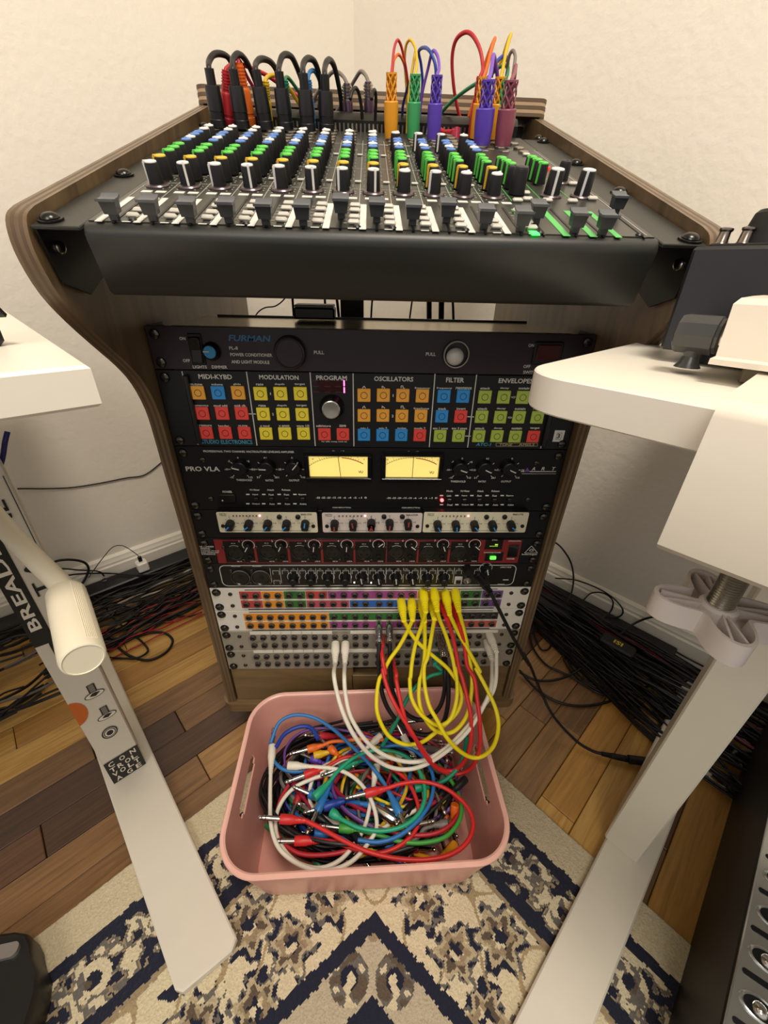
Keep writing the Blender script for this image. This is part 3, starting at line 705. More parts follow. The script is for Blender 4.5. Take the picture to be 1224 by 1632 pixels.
mb = MB(); mb.lathe([(.0102, .0132), (.0102, .0146), (.0092, .0152), (.0005, .0148)], (x, -.003, z+.004), (0, -1, 0), 28); obj('knob_cap', mb, mat('spun_aluminium', 'd2cec2', .28, 1), k, smooth=25)
mb = MB(); x, z = rk(*C7(1021, 597)); mb.box((x, -.0032, z), (.0125, .0006, .0145)); s = obj('number_sticker', mb, m_wht, t); p = Print(-.0036); 
p.t(C7, '3', 1020, 597, 14, 22); a, b2 = rk(*C7(1006, 612)), rk(*C7(1036, 582))
for q in ((a[0], a[1], b2[0], a[1]), (a[0], b2[1], b2[0], b2[1]), (a[0], a[1], a[0], b2[1]), (b2[0], a[1], b2[0], b2[1])): p.wl(*q, .0004)
p.out('number', m_txk, s)

# ---- tube leveling amplifier, 2U
m_vla = mat('leveler_black', '0b0a0a', .36, spec=.4)
t = rackunit('leveling_amplifier', 'black leveling amplifier with two cream-lit needle meters and six round knobs', 'amplifier', 7, 2, m_vla, .2)
p = Print(-.003)
p.t(P1, 'PROFESSIONAL TWO CHANNEL VACTROL/TUBE LEVELING AMPLIFIER', 469, 73, 536, 12); p.t(P1, 'PRO VLA', 197, 175, 200, 28); p.t(P1, 'Channel One', 1007, 72, 92, 12); p.t(P2, 'Channel Two', 290, 74, 84, 12)
p.t(P1, 'THRESHOLD', 442, 241, 92, 12); p.t(P1, 'RATIO', 592, 243, 46, 12); p.t(P1, 'OUTPUT', 738, 243, 62, 12); p.t(P2, 'THRESHOLD', 540, 242, 86, 11); p.t(P2, 'RATIO', 678, 242, 42, 11); p.t(P2, 'OUTPUT', 815, 242, 58, 11)
p.t(P1, 'POWER', 343, 311, 56, 13)
for c, xs, y in ((P1, ((503, 'VU Meter', 60), (598, 'Attack', 42), (690, 'Release', 50)), 299), (P2, ((492, 'Mode', 36), (580, 'VU Meter', 54), (668, 'Attack', 38), (755, 'Release', 46)), 297)):
    for x, s, w in xs: p.t(c, s, x, y, w, 10)
for c, xs in ((P1, ((508, 'Input', 34, 'Output', 46), (602, 'Fast', 30, 'Auto', 32), (693, 'Fast', 30, 'Auto', 32), (786, 'Bypass', 46, 'Active', 40))), (P2, ((489, 'Link', 26, 'Dual', 30), (577, 'Input', 32, 'Output', 42), (663, 'Fast', 26, 'Auto', 30), (750, 'Fast', 26, 'Auto', 30), (837, 'Bypass', 42, 'Active', 36)))):
    for x, s1, w1, s2, w2 in xs:
        y1, y2 = (327, 382) if c is P1 else (324, 376); p.t(c, s1, x, y1, w1, 10); p.t(c, s2, x+4, y2, w2, 10)
        for dy in (y1, y2): a = rk(*c(x-44, dy)); p.rect(a[0]-.0022, a[1]-.0006, a[0]+.0022, a[1]+.0012)
for k, s in enumerate(('-30', '-25', '-20', '-15', '-10', '-6', '-4', '-2', '-1', '0')): p.t(P1, s, 878+k*31.3, 345, 9+5*len(s), 11); p.t(P2, s, 142+k*30.2, 337, 9+5*len(s), 10)
p.t(P1, 'GAIN REDUCTION', 1018, 405, 108, 10); p.t(P2, 'GAIN REDUCTION', 269, 394, 104, 10)
for c, kn in ((P1, ((410, 170), (568, 170), (725, 170))), (P2, ((550, 168), (692, 168), (832, 168)))):
    for j, (x, y) in enumerate(kn):
        X, Z = rk(*c(x+6, y+8))
        for q, s in enumerate(('-15', '-10', '-5', '0', '+5', '+10', '+15') if j == 0 else (('2:1', '3:1', '', '4:1', '', '5:1', '20:1') if j == 1 else ('', '-5', '', '0', '', '+4', '+10'))):
            a = math.radians(225-45*q)
            if s: text(p.mb, s, (X+.0165*math.cos(a), -.00325, Z+.0155*math.sin(a)), (1, 0, 0), (0, 0, 1), .0026)
            p.wl(X+.0112*math.cos(a), Z+.0112*math.sin(a), X+.0136*math.cos(a), Z+.0136*math.sin(a), .0008)
p.line(P2, 900, 185, 1102, 185, w=.0011); p.line(P2, 905, 198, 1100, 198, w=.0005)
for s, x in (('A', 975), ('R', 1030), ('T', 1087)): p.t(P2, s, x, 169, 20, 19, .2)
p.out('printed_lettering', m_tx, t)
p = Print(-.003); a, b2, c2 = rk(*P2(918, 187)), rk(*P2(952, 187)), rk(*P2(938, 162)); p.mb.poly([(a[0], -.0033, a[1]), (b2[0], -.0033, b2[1]), (c2[0], -.0033, c2[1])]); p.out('printed_logo', mat('logo_purple', '6b3f86', .45), t)
for c, kn in ((P1, ((410, 170, 165), (568, 170, 178), (725, 170, 50))), (P2, ((550, 168, -20), (692, 168, -25), (832, 168, -25)))):
    for x, y, a in kn:
        X, Z = rk(*c(x+4, y+6), -.012); mb = MB(); pf = [(.0104, .0), (.0104, .003), (.0094, .005), (.0088, .0105), (.0078, .0115)]
        mb.lathe(pf, (X, -.003, Z), (0, -1, 0), 20); k = obj('level_knob', mb, m_blk, t); a = math.radians(a); mb = MB()
        mb.boxf((X+.0042*math.cos(a), -.0148, Z+.0042*math.sin(a)), (.0084*math.cos(a), 0, .0084*math.sin(a)), (0, .0008, 0), (-.0011*math.sin(a), 0, .0011*math.cos(a)))
        mb.boxf((X+.0092*math.cos(a), -.009, Z+.0092*math.sin(a)), (.0004*math.cos(a), -.0, .0004*math.sin(a)), (0, .009, 0), (-.0011*math.sin(a), 0, .0011*math.cos(a))); obj('pointer', mb, m_tx, k)
m_vu = mat('meter_face_lit', 'f0d878', .5, emit=.62); m_gl = mat('black_gloss', '0a0a0a', .18, coat=.5)
for c, fx0, fy0, fx1, fy1, ix0, iy0, ix1, iy1 in ((P1, 808, 76, 1198, 246, 835, 95, 1178, 234), (P2, 98, 76, 462, 242, 116, 95, 446, 228)):
    a, b2 = rk(*c(fx0, fy1), -.006), rk(*c(fx1, fy0), -.006); xc, zc, w, h = (a[0]+b2[0])/2, (a[1]+b2[1])/2, b2[0]-a[0], b2[1]-a[1]
    mb = MB(); t1 = .0055
    for q in ((xc, zc+h/2-t1/2, w, t1), (xc, zc-h/2+t1/2, w, t1)): mb.box((q[0], -.006, q[1]), (q[2], .007, q[3]), .001)
    for s in (-1, 1): mb.box((xc+s*(w/2-t1/2), -.006, zc), (t1, .007, h-2*t1), .001)
    f = obj('needle_meter', mb, m_gl, t); w2, h2 = w-2*t1, h-2*t1
    mb = MB(); mb.box((xc, -.0037, zc), (w2, .001, h2)); obj('meter_face', mb, m_vu, f)
    p = Print(-.0043); r = Print(-.0043); ox, oz, R = xc, zc-.05, .062
    for q in range(23):
        an = math.radians(128-q*2.75 if q < 16 else 128-q*2.9); l = .003 if q % 3 == 0 else .0018; pr = p if q < 15 else r
        pr.wl(ox+R*math.cos(an), oz+R*math.sin(an), ox+(R+l)*math.cos(an), oz+(R+l)*math.sin(an), .0004)
    p.ring(ox, oz, R, .0004, 88, 128, 20); r.ring(ox, oz, R-.0004, .0011, 60, 86, 12)
    for s, an in (('20', 128), ('10', 118), ('7', 111), ('5', 104), ('3', 97), ('2', 92), ('1', 88)):
        an = math.radians(an); text(p.mb, s, (ox+(R+.0052)*math.cos(an), -.00455, oz+(R+.0052)*math.sin(an)), (1, 0, 0), (0, 0, 1), .0022)
    for s, an in (('0', 82), ('1', 76), ('2', 69), ('3', 62)):
        an = math.radians(an); text(r.mb, s, (ox+(R+.0052)*math.cos(an), -.00455, oz+(R+.0052)*math.sin(an)), (1, 0, 0), (0, 0, 1), .0022)
    text(p.mb, 'VU', (xc+w2*.38, -.00455, zc-h2*.27), (1, 0, 0), (0, 0, 1), .0033)
    p.out('scale_print', m_txk, f); r.out('scale_print', mat('scale_red', 'b8452e', .5), f)
    mb = MB(); mb.boxf((xc+.001, -.0055, zc), (-.0025 if c is P1 else .0004, 0, h2*.96), (.0006, 0, 0), (0, .0004, 0)); obj('needle', mb, m_blk, f)
x, z = rk(*P1(345, 348)); mb = MB(); mb.box((x, -.004, z), (.021, .003, .012), .0008); o = obj('power_button', mb, m_gl, t); mb = MB(); mb.box((x-.0062, -.0058, z-.0022), (.0016, .0008, .0016)); obj('power_dot', mb, m_tx, o)
for c, xs, y in ((P1, (515, 606, 697, 790), 350), (P2, (488, 574, 659, 746, 832), 346)):
    for x in xs: X, Z = rk(*c(x, y)); mb = MB(); mb.box((X, -.0045, Z), (.0058, .004, .0045), .0008); obj('push_button', mb, m_blks, t)
x, z = rk(*P2(447, 348)); mb = MB(); mb.lathe([(.0022, 0), (.0022, .002), (.001, .003)], (x, -.003, z), (0, -1, 0), 12); obj('indicator_light', mb, mat('led_red_glow', 'ff2a2a', .4, emit=22), t)
for c, q in ((P1, ((197, 120), (246, 350))), (P2, ((990, 135), (940, 345)))):
    for x, y in q: X, Z = rk(*c(x, y)); inst('panel_screw', RSM, t, MT3(X, -.003, Z-(RB+7*U1)) @ Matrix.Scale(.62, 4))

# ---- three half-rack processors on a black carrier
tt = rackunit('rack_carrier', 'black one-space rack carrier holding three cream processors', 'rack shelf', 6, 1, m_blk, .15)
m_crm = mat('cream_panel', 'cfc8ae', .45, noise=.04); m_crm2 = mat('pale_pink_panel', 'cbbfb6', .45, noise=.04)
def slim(label, a, b, face, c1, knobs, leds, btns, pcol, nm):
    p0, p1 = rk(*a, -.014), rk(*b, -.014); w = p1[0]-p0[0]; h = p0[1]-p1[1]; xc, zc = (p0[0]+p1[0])/2, (p0[1]+p1[1])/2
    t = thing('compressor', label, 'compressor', (xc, 0, zc-h/2))
    mb = MB(); mb.prism(rrect(w, h, .0022, 3), (xc, -.0034, zc), (1, 0, 0), (0, 0, 1), (0, -.0106, 0)); obj('housing', mb, m_blk, t)
    mb = MB(); mb.prism(rrect(w-.0016, h-.0016, .002, 3), (xc, -.0141, zc), (1, 0, 0), (0, 0, 1), (0, -.0006, 0)); obj('faceplate', mb, face, t)
    p = Print(-.0148); Y = -.0148
    for (c, x, y, a) in knobs:
        X, Z = rk(*c(x, y), Y-.006); pf = [(.0058, 0), (.0056, .003), (.0050, .010), (.0044, .0112)]
        mb = MB(); mb.lathe(pf, (X, Y, Z), (0, -1, 0), 12); mb.boxf((X, Y-.0055, Z-.0018), (.0088, 0, 0), (0, -.0108, 0), (0, 0, .010), .0012)
        k = obj('control_knob', mb, m_kn, t); an = math.radians(a); mb = MB()
        mb.boxf((X+.0028*math.cos(an), Y-.0114, Z+.0028*math.sin(an)), (.0072*math.cos(an), 0, .0072*math.sin(an)), (0, .0008, 0), (-.0016*math.sin(an), 0, .0016*math.cos(an))); obj('pointer', mb, pcol, k)
        for q in range(7):
            aa = math.radians(225-45*q); p.wl(X+.0068*math.cos(aa), Z+.0068*math.sin(aa), X+.0082*math.cos(aa), Z+.0082*math.sin(aa), .0006)
            if q % 2: text(p.mb, str(q*5), (X+.0098*math.cos(aa), Y-.0003, Z+.0098*math.sin(aa)), (1, 0, 0), (0, 0, 1), .0014)
    p.wl(xc-w*.42, zc-h*.38, xc+w*.42, zc-h*.38, .0004)
    text(p.mb, 'Really Nice', (xc-w*.43, Y-.0003, zc+h*.40), (1, 0, 0), (0, 0, 1), .0019); text(p.mb, 'Compressor' if 'cream' in label else 'Leveling Amplifier', (xc-w*.43, Y-.0003, zc+h*.33), (1, 0, 0), (0, 0, 1), .0017)
    text(p.mb, nm, (xc+w*.39, Y-.0003, zc+h*.39), (1, 0, 0), (0, 0, 1), .0026)
    p.out('printed_lettering', m_txk, t)
    for i, (c, x, y) in enumerate(leds):
        X, Z = rk(*c(x, y), Y); mb = MB(); mb.lathe([(.0010, 0), (.0010, .0008), (.0005, .0012)], (X, Y, Z), (0, -1, 0), 8)
        last = i == len(leds)-1; obj('indicator_light', mb, mat('led_pink_glow', 'ff8f9c', .4, emit=9) if last else mat('led_dull', '6a2a22', .3), t)
    for c, x, y in btns: X, Z = rk(*c(x, y), Y); mb = MB(); mb.lathe([(.0034, 0), (.0032, .002), (.002, .0028)], (X, Y, Z), (0, -1, 0), 14); obj('round_button', mb, m_blk, t)
    for sx in (-1, 1): mb = MB(); mb.lathe([(.0026, 0), (.0024, .0012), (.001, .0016)], (xc+sx*(w/2-.0065), Y, zc-h*.16), (0, -1, 0), 12); obj('screw', mb, m_blk, t)
pb = mat('pointer_blue', '2f86c8', .4); pr = mat('pointer_red', '9c3a34', .4)
slim('cream faced compressor with blue knob pointers at the left of its row', (343, 815), (508, 849), m_crm, P1, [(P1, x, 510, a) for x, a in ((354, 225), (465, 220), (577, 232), (689, 225), (800, 80))], [(P1, 378+i*19.5, 452) for i in range(9)], [(P1, 650, 458), (P1, 760, 458)], pb, 'RNC1773')
slim('pale pink faced compressor with dark red knob pointers between the two cream ones', (512, 816), (672, 849), m_crm2, P1, [(P1, 975, 510, 270), (P1, 1085, 510, 100), (P1, 1193, 510, 250), (P2, 43, 490, 280), (P2, 148, 490, 265), (P2, 254, 490, 88)], [(P1, 1003+i*22, 453) for i in range(8)], [(P2, 115, 443), (P2, 220, 443)], pr, 'RNLA7239')
slim('cream faced compressor with blue knob pointers at the right of its row', (675, 815), (837, 849), m_crm, P2, [(P2, x, 498, a) for x, a in ((425, 300), (530, 275), (637, 310), (741, 300), (848, 320))], [(P2, 452+i*21, 440) for i in range(8)], [(P2, 703, 445), (P2, 807, 445)], pb, 'RNC1773')

# ---- eight channel microphone preamplifier (red framed)
m_red = mat('panel_red', '7c1f20', .42)
t = rackunit('microphone_preamplifier', 'black eight channel microphone preamplifier with red framed panel', 'preamplifier', 5, 1, m_blk, .2)
a, b2 = rk(*A3(162, 405)), rk(*A4(1028, 236)); zb, ztop = RB+5*U1+.0018, RB+6*U1-.0022
mb = MB(); mb.box(((a[0]+b2[0])/2, -.0035, (zb+ztop)/2), (b2[0]-a[0], .001, ztop-zb), .0003); obj('red_panel', mb, m_red, t)
Yr = -.004
cells = [(A3, 202, 400), (A3, 418, 624), (A3, 642, 848), (A3, 865, 1068), (A3, 1082, 1082+205), (A4, 114, 314), (A4, 328, 524), (A4, 540, 735)]
xl = [(A3, 275, 337), (A3, 495, 335), (A3, 712, 335), (A3, 925, 337), (A3, 1140, 340), (A4, 175, 337), (A4, 385, 340), (A4, 595, 340)]
kn = [(A3, 362, 290, 240), (A3, 583, 287, 245), (A3, 805, 287, 262), (A3, 1025, 287, 265), (A3, 1238, 285, 40), (A4, 275, 285, 320), (A4, 490, 285, 290), (A4, 703, 285, 320)]
jk = [(A3, 378, 367), (A3, 595, 367), (A3, 808, 368), (A3, 1023, 368), (A3, 1238, 367), (A4, 268, 367), (A4, 481, 367), (A4, 692, 367)]
p = Print(-.0048)
for i in range(8):
    c, x0, x1 = cells[i]; xa = rk(*c(x0, 320))[0]; xb = rk(*c(x1, 320))[0]
    mb = MB(); mb.box(((xa+xb)/2, -.0044, (zb+ztop)/2), (xb-xa, .0008, ztop-zb-.0045), .0002); obj('channel_panel', mb, m_vla, t)
    X, Z = rk(*xl[i][0](*xl[i][1:])); mb = MB(); mb.lathe([(.0118, 0), (.0118, .0012), (.0098, .0016), (.0094, .0004)], (X, -.0048, Z), (0, -1, 0), 22); s = obj('microphone_socket', mb, m_blks, t)
    mb = MB()
    for q in (90, 210, 330): mb.lathe([(.0015, .0002), (.0015, .0008)], (X+.005*math.cos(math.radians(q)), -.0048, Z+.005*math.sin(math.radians(q))), (0, -1, 0), 8)
    obj('socket_holes', mb, m_blk, s)
    for dx, dz in ((-.0145, .0095), (.0105, -.0125)): inst('screw', RSM, t, MT3(X+dx, -.0047, Z+dz-(RB+5*U1)) @ Matrix.Scale(.5, 4))
    c, x, y, an = kn[i]; X2, Z2 = rk(*c(x, y), -.005); mb = MB(); mb.lathe([(.0058, 0), (.0056, .002), (.0046, .0055), (.0040, .0062)], (X2, -.0048, Z2), (0, -1, 0), 16); k = obj('gain_knob', mb, m_blk, t)
    an = math.radians(an); mb = MB(); mb.boxf((X2+.004*math.cos(an), -.0113, Z2+.004*math.sin(an)), (.008*math.cos(an), 0, .008*math.sin(an)), (0, .0008, 0), (-.0011*math.sin(an), 0, .0011*math.cos(an))); obj('pointer', mb, m_tx, k)
    p.ring(X2, Z2, .0083, .0009, -40, 220, 16); p.ring(X, Z, .0125, .0006, 60, 120, 5)
    text(p.mb, str(i+1), (X2-.0118, -.0051, Z2+.0062), (1, 0, 0), (0, 0, 1), .0034)
    text(p.mb, 'MIC IN', (X+.004, -.0051, RB+5*U1+.0062), (1, 0, 0), (0, 0, 1), .0017); text(p.mb, 'LINE IN', (X2+.003, -.0051, RB+5*U1+.0062), (1, 0, 0), (0, 0, 1), .0017); text(p.mb, 'MIC IN', (X, -.0051, Z+.016), (1, 0, 0), (0, 0, 1), .0014)
    c, x, y = jk[i]; X3, Z3 = rk(*c(x, y)); mb = MB(); mb.lathe([(.0044, 0), (.0042, .0022), (.0034, .0024), (.0030, .0002)], (X3, -.0048, Z3), (0, -1, 0), 14, caps=False); s = obj('line_socket', mb, m_blks, t); mb = MB(); mb.lathe([(.003, .0005), (.001, .0004)], (X3, -.0048, Z3), (0, -1, 0), 10); obj('socket_hole', mb, m_blk, s)
for y0, y1 in ((250, 315), (335, 392)):
    xa, za = rk(*A4(766, y1)); xb, zb2 = rk(*A4(896, y0)); mb = MB(); mb.box(((xa+xb)/2, -.0044, (za+zb2)/2), (xb-xa, .0008, zb2-za), .0002); obj('status_panel', mb, m_vla, t)
xa, za = rk(*A4(916, 365)); xb, zb2 = rk(*A4(1002, 285)); mb = MB(); mb.box(((xa+xb)/2, -.0046, (za+zb2)/2), (xb-xa, .0014, zb2-za), .0004); s = obj('power_switch', mb, m_gl, t)
p.t(A4, 'SYNC', 838, 256, 38, 8); p.t(A4, 'PHANTOM POWER', 822, 340, 115, 8); p.t(A4, 'ULTRAGAIN DIGITAL', 972, 262, 84, 9); p.t(A4, 'POWER', 945, 382, 52, 9)
p.t(A4, 'behringer', 1072, 353, 104, 13); a, b2, c2 = rk(*A4(1035, 338)), rk(*A4(1122, 338)), rk(*A4(1082, 290))
p.t(A3, 'ULTRAGAIN', 82, 300, 92, 10); p.t(A3, 'DIGITAL', 74, 314, 66, 9); p.t(A3, '8-CHANNEL A/D & D/A', 105, 328, 124, 7); p.t(A3, 'MIC PREAMP', 105, 340, 120, 7); p.t(A3, 'INTERFACE', 95, 351, 92, 7)
for q in ((a, b2), (b2, c2), (c2, a)): p.wl(q[0][0], q[0][1], q[1][0], q[1][1], .0008)
xe, ze = rk(*A4(1081, 322)); p.ring(xe, ze, .0026, .0009, -30, 200, 10); p.ring(xe, ze, .0012, .0007, 180, 380, 8)
p.out('printed_lettering', m_tx, t)
x, z = rk(*A4(822, 367)); mb = MB(); mb.box((x, -.0062, z), (.0085, .003, .0055), .0008); obj('lit_button', mb, mat('button_green_glow', '4cf03a', .4, emit=2.2), t)
p = Print(-.0048); x, z = rk(*A4(846, 282)); p.rect(x-.002, z-.0012, x+.0022, z+.0012); x, z = rk(*A4(828, 292)); p.rect(x-.006, z-.0004, x+.006, z+.0004); p.out('status_light', mat('led_olive', '9fc43a', .4, emit=.8), t)

# ---- audio interface
m_umc = mat('interface_black', '0e0d0c', .34)
t = rackunit('audio_interface', 'black audio interface with rounded white outline and small pointer knobs', 'audio interface', 4, 1, m_umc, .2)
p = Print(-.003); a, b2 = rk(*A3(196, 575)), rk(*A4(988, 420)); xc, zc, w, h = (a[0]+b2[0])/2, RB+4.52*U1, b2[0]-a[0], .0375
rr = rrect(w, h, .008, 6)
for i in range(len(rr)): q, r2 = rr[i], rr[(i+1) % len(rr)]; p.wl(xc+q[0], zc+q[1], xc+r2[0], zc+r2[1], .0011)
for c, x, y in ((A3, 312, 505), (A3, 450, 505)):
    X, Z = rk(*c(x, y)); mb = MB(); mb.lathe([(.0142, 0), (.0142, .002), (.0128, .0026), (.0118, .0012), (.0045, .0008)], (X, -.003, Z), (0, -1, 0), 24); s = obj('combo_socket', mb, m_blks, t)
    mb = MB(); mb.lathe([(.0138, .0027), (.0132, .0029)], (X, -.003, Z), (0, -1, 0), 24, caps=False); obj('socket_ring', mb, m_stl, s); mb = MB(); mb.lathe([(.0042, .0012), (.001, .0011)], (X, -.003, Z), (0, -1, 0), 12); obj('socket_hole', mb, m_blk, s)
    for dx, dz in ((-.0125, .0115), (.0125, -.0115)): inst('screw', RSM, t, MT3(X+dx, -.003, Z+dz-(RB+4*U1)) @ Matrix.Scale(.55, 4))
ks = [(A3, 660, 540, None), (A3, 780, 540, None), (A3, 895, 540, None), (A3, 1012, 540, None), (A3, 1125, 538, 100), (A4, 60, 540, 100), (A4, 175, 540, 95), (A4, 287, 540, 100), (A4, 388, 542, None), (A4, 500, 542, None), (A4, 790, 478, 105)]
for c, x, y, an in ks:
    X, Z = rk(*c(x, y), -.014); mb = MB(); mb.lathe([(.0074, 0), (.0072, .004), (.0060, .0125), (.005, .0135)], (X, -.003, Z), (0, -1, 0), 16); k = obj('pointer_knob', mb, m_blk, t)
    an2 = math.radians(an if an is not None else -90); mb = MB(); mb.boxf((X+.003*math.cos(an2), -.0167, Z+.003*math.sin(an2)), (.0095*math.cos(an2), 0, .0095*math.sin(an2)), (0, .0008, 0), (-.0013*math.sin(an2), 0, .0013*math.cos(an2))); obj('pointer', mb, m_tx if an is not None else m_kn, k)
    p.ring(X, Z+.001, .0092, .0006, -30, 210, 12)
for c, xs in ((A3, (610, 668, 728, 785, 845, 902, 962, 1018, 1080, 1137)), (A4, (18, 72, 130, 187, 243, 302, 360, 420, 478, 535, 595, 720))):
    for x in xs:
        X, Z = rk(*c(x, 472)); mb = MB(); mb.box((X, -.0036, Z), (.0072, .0012, .0058), .0004); obj('square_button', mb, m_blks, t)
        for q in ((-.0042, -.0035, -.0042, .0035), (.0042, -.0035, .0042, .0035), (-.0042, .0035, .0042, .0035)): p.wl(X+q[0], Z+q[1], X+q[2], Z+q[3], .0005)
        text(p.mb, 'PAD', (X, -.0033, Z+.0062), (1, 0, 0), (0, 0, 1), .0012)
for c, xs in ((A3, (515, 580, 700, 818, 935, 1052, 1168)), (A4, (105, 222, 335, 448, 560))):
    for x in xs: X, Z = rk(*c(x, 500)); p.wl(X, zc-.014, X, zc+.014, .0005)
for x, y in ((548, 475), (555, 540)):
    X, Z = rk(*A3(x, y)); mb = MB(); mb.box((X, -.0036, Z), (.0078, .0012, .0062), .0004); obj('square_button', mb, m_blks, t); 
    for q in ((-.0045, -.0037, -.0045, .0037), (.0045, -.0037, .0045, .0037), (-.0045, .0037, .0045, .0037)): p.wl(X+q[0], Z+q[1], X+q[2], Z+q[3], .0005)
p.t(A3, 'BALANCED', 278, 432, 60, 6); p.t(A3, 'BALANCED', 420, 432, 60, 6); p.t(A4, 'UMC1820', 912, 438, 74, 9); p.t(A4, 'POWER', 880, 553, 46, 7)
X, Z = rk(*A4(910, 523)); p.rect(X-.004, Z-.0008, X+.0045, Z+.0008)
for x, y in ((592, 525),): X, Z = rk(*A4(x, y)); mb = MB(); mb.box((X, -.0036, Z), (.012, .0012, .014), .0004); k = obj('midi_button', mb, mat('interface_cream', 'b5b2a8', .5), t); mb = MB(); mb.box((X, -.005, Z-.002), (.007, .002, .006), .0004); obj('button_cap', mb, m_blk, k)
for x, y in ((650, 522),): X, Z = rk(*A4(x, y)); mb = MB(); mb.lathe([(.006, 0), (.0058, .003), (.0042, .0032), (.004, .0008)], (X, -.003, Z), (0, -1, 0), 16); obj('headphone_socket', mb, m_stl, t)
X, Z = rk(*A4(657, 465), -.01); mb = MB(); mb.lathe([(.0072, 0), (.006, .012)], (X, -.003, Z), (0, -1, 0), 16); obj('pointer_knob', mb, m_blk, t)
p.out('printed_lettering', m_tx, t)
for c, x, y in ((A3, 1075, 540), (A3, 1188, 542), (A4, 731, 517)): X, Z = rk(*c(x, y)); mb = MB(); mb.box((X, -.0036, Z), (.0022, .001, .0022)); obj('indicator_light', mb, mat('led_white', 'f2f0ea', .4, emit=1.2), t)

# ---- four patch bays
m_pbw = mat('patchbay_white', 'dad4c8', .45); m_pbg = mat('patchbay_grey', '9a9486', .4, .35)
b = MB(); b.lathe([(.0052, 0), (.0052, .001), (.0047, .0026), (.0035, .0030), (.0031, .0006)], (0, 0, 0), (0, -1, 0), 14, caps=False); JS = b.mesh('jack_socket', mat('socket_dark_nickel', '77726a', .28, .9))
b = MB(); b.lathe([(.0033, .0009), (.0008, .0008)], (0, 0, 0), (0, -1, 0), 12); JH = b.mesh('socket_hole', mat('socket_black', '040404', .6))
tc = {'red': 'b5403a', 'org': 'd98a22', 'grn': '2f6a2c', 'pnk': 'b04a5c', 'pur': '7a3a80', 'blu': '2c5fa8', 'yel': 'cf9a2e', 'vio': '6b4a86', 'blk': '2c2c26', 'sal': 'b5564a', 'mag': '96447e'}
tm = {k: mat('marking_'+k, v, .55) for k, v in tc.items()}
cols5 = [305, 382, 460, 537, 612, 690, 766, 845, 920, 997, 1072, 1148]; cols6 = [108, 185, 260, 337, 412, 487, 562, 637, 710, 783, 858, 933]
XC = [rk(*B5(x, 200))[0] for x in cols5] + [rk(*B6(x, 195))[0] for x in cols6]
n = 24; sx_ = sum(range(n)); 
k1 = (XC[11]-XC[0])/11; k2 = (XC[23]-XC[12])/11
XC = [XC[0]+k1*i for i in range(12)] + [XC[12]+k2*i for i in range(12)]
mark = [
 ([('red', 0, 1), ('org', 2, 3), ('grn', 4, 5), ('red', 6, 7), ('mag', 8, 15), ('yel', 16, 19), ('grn', 20, 21), ('vio', 22, 23)], [('red', 0, 1), ('org', 2, 3), ('grn', 4, 5), ('pnk', 6, 9), ('blu', 10, 15), ('yel', 16, 19), ('grn', 20, 21), ('vio', 22, 23)]),
 ([('org', 0, 7), ('grn', 8, 15), ('blk', 16, 23)], [('org', 0, 7), ('mag', 8, 15), ('pnk', 16, 19), ('sal', 20, 23)]), None, None]
names = ['white patchbay with red, orange and green marked sockets, top of the four patchbays', 'white patchbay with long orange marked socket rows, second of the four patchbays', 'grey patchbay with paper label strips, third of the four patchbays', 'plain grey patchbay, lowest of the four patchbays']
m_pap = mat('paper_tape', 'd8d2c2', .7)
for q in range(4):
    u0 = 3-q; z0 = RB+u0*U1; w = q < 2
    t = rackunit('patchbay', names[q], 'patchbay', u0, 1, m_pbw if w else m_pbg, .12, wash=True)
    zr = (z0+.0305, z0+.0128)
    for r in range(2):
        if mark[q]:
            for cn, i0, i1 in mark[q][r]:
                mb = MB(); xa, xb = XC[i0]-k1/2+.0004, XC[i1]+k1/2-.0004; mb.box(((xa+xb)/2, -.0033, zr[r]), (xb-xa, .0006, .0145)); obj('colour_strip', mb, tm[cn], t)
        for i in range(24):
            j = inst('jack_socket', JS, t, MT3(XC[i], -.0035, zr[r]-z0)); inst('socket_hole', JH, j, Matrix.Identity(4))
    p = Print(-.0036)
    if w:
        mb = MB(); mb.box((0, -.00335, z0+.0217), (.386, .0005, .0032))
        obj('label_tape', mb, m_pap, t)['kind'] = 'stuff'; p.wl(-.19, z0+.0028, .19, z0+.0028, .0018); p.wl(-.19, z0+.0413, .19, z0+.0413, .0012)
    else:
        xs = [(0, 7), (8, 15), (16, 23)]
        mb = MB(); zz = z0 + (.0405 if q == 2 else .0425)
        for i0 in (0, 2, 3, 4, 5, 6): mb.box(((XC[i0]+XC[min(i0+(2 if i0 in (0, 6) else 1), 8)])/2-.004, -.0036, zz), (.0158 if i0 not in (0, 6) else .032, .0008, .006))
        if q == 2: mb.box((.03, -.0036, zz), (.13, .0008, .006)); mb.box((.16, -.0036, zz), (.09, .0008, .006))
        else:
            mb.box((XC[10]+.01, -.0036, zz), (.05, .0008, .007)); mb.box((.15, -.0036, zz), (.11, .0008, .006))
        obj('label_tape', mb, m_pap, t)['kind'] = 'stuff'
        for i in range(14): p.wl(-.2+i*.0016*(i % 3), z0+.03-i*.0011, -.2+.012+i*.0014*(i % 2), z0+.03-i*.0011, .0003)
    hr = random.Random(q+3)
    for i in range(24 if q != 3 else 12):          # handwriting on the tape: little pen strokes
        zz = z0 + (.0217 if w else (.0405 if q == 2 else .0425)); x = XC[i]-.004
        if w and q == 0 and 4 <= i < 22: continue
        for k in range(4):
            x2 = x+.002; p.wl(x, zz+hr.uniform(-.0016, .0016), x2, zz+hr.uniform(-.0016, .0016), .0004); x = x2
    p.out('pen_marks', m_txk, t)
    for sx in (-1, 1):
        for zz in (.010, .033): inst('panel_screw', RSM, t, MT3(sx*.2125, -.003, zz) @ Matrix.Scale(.6, 4))
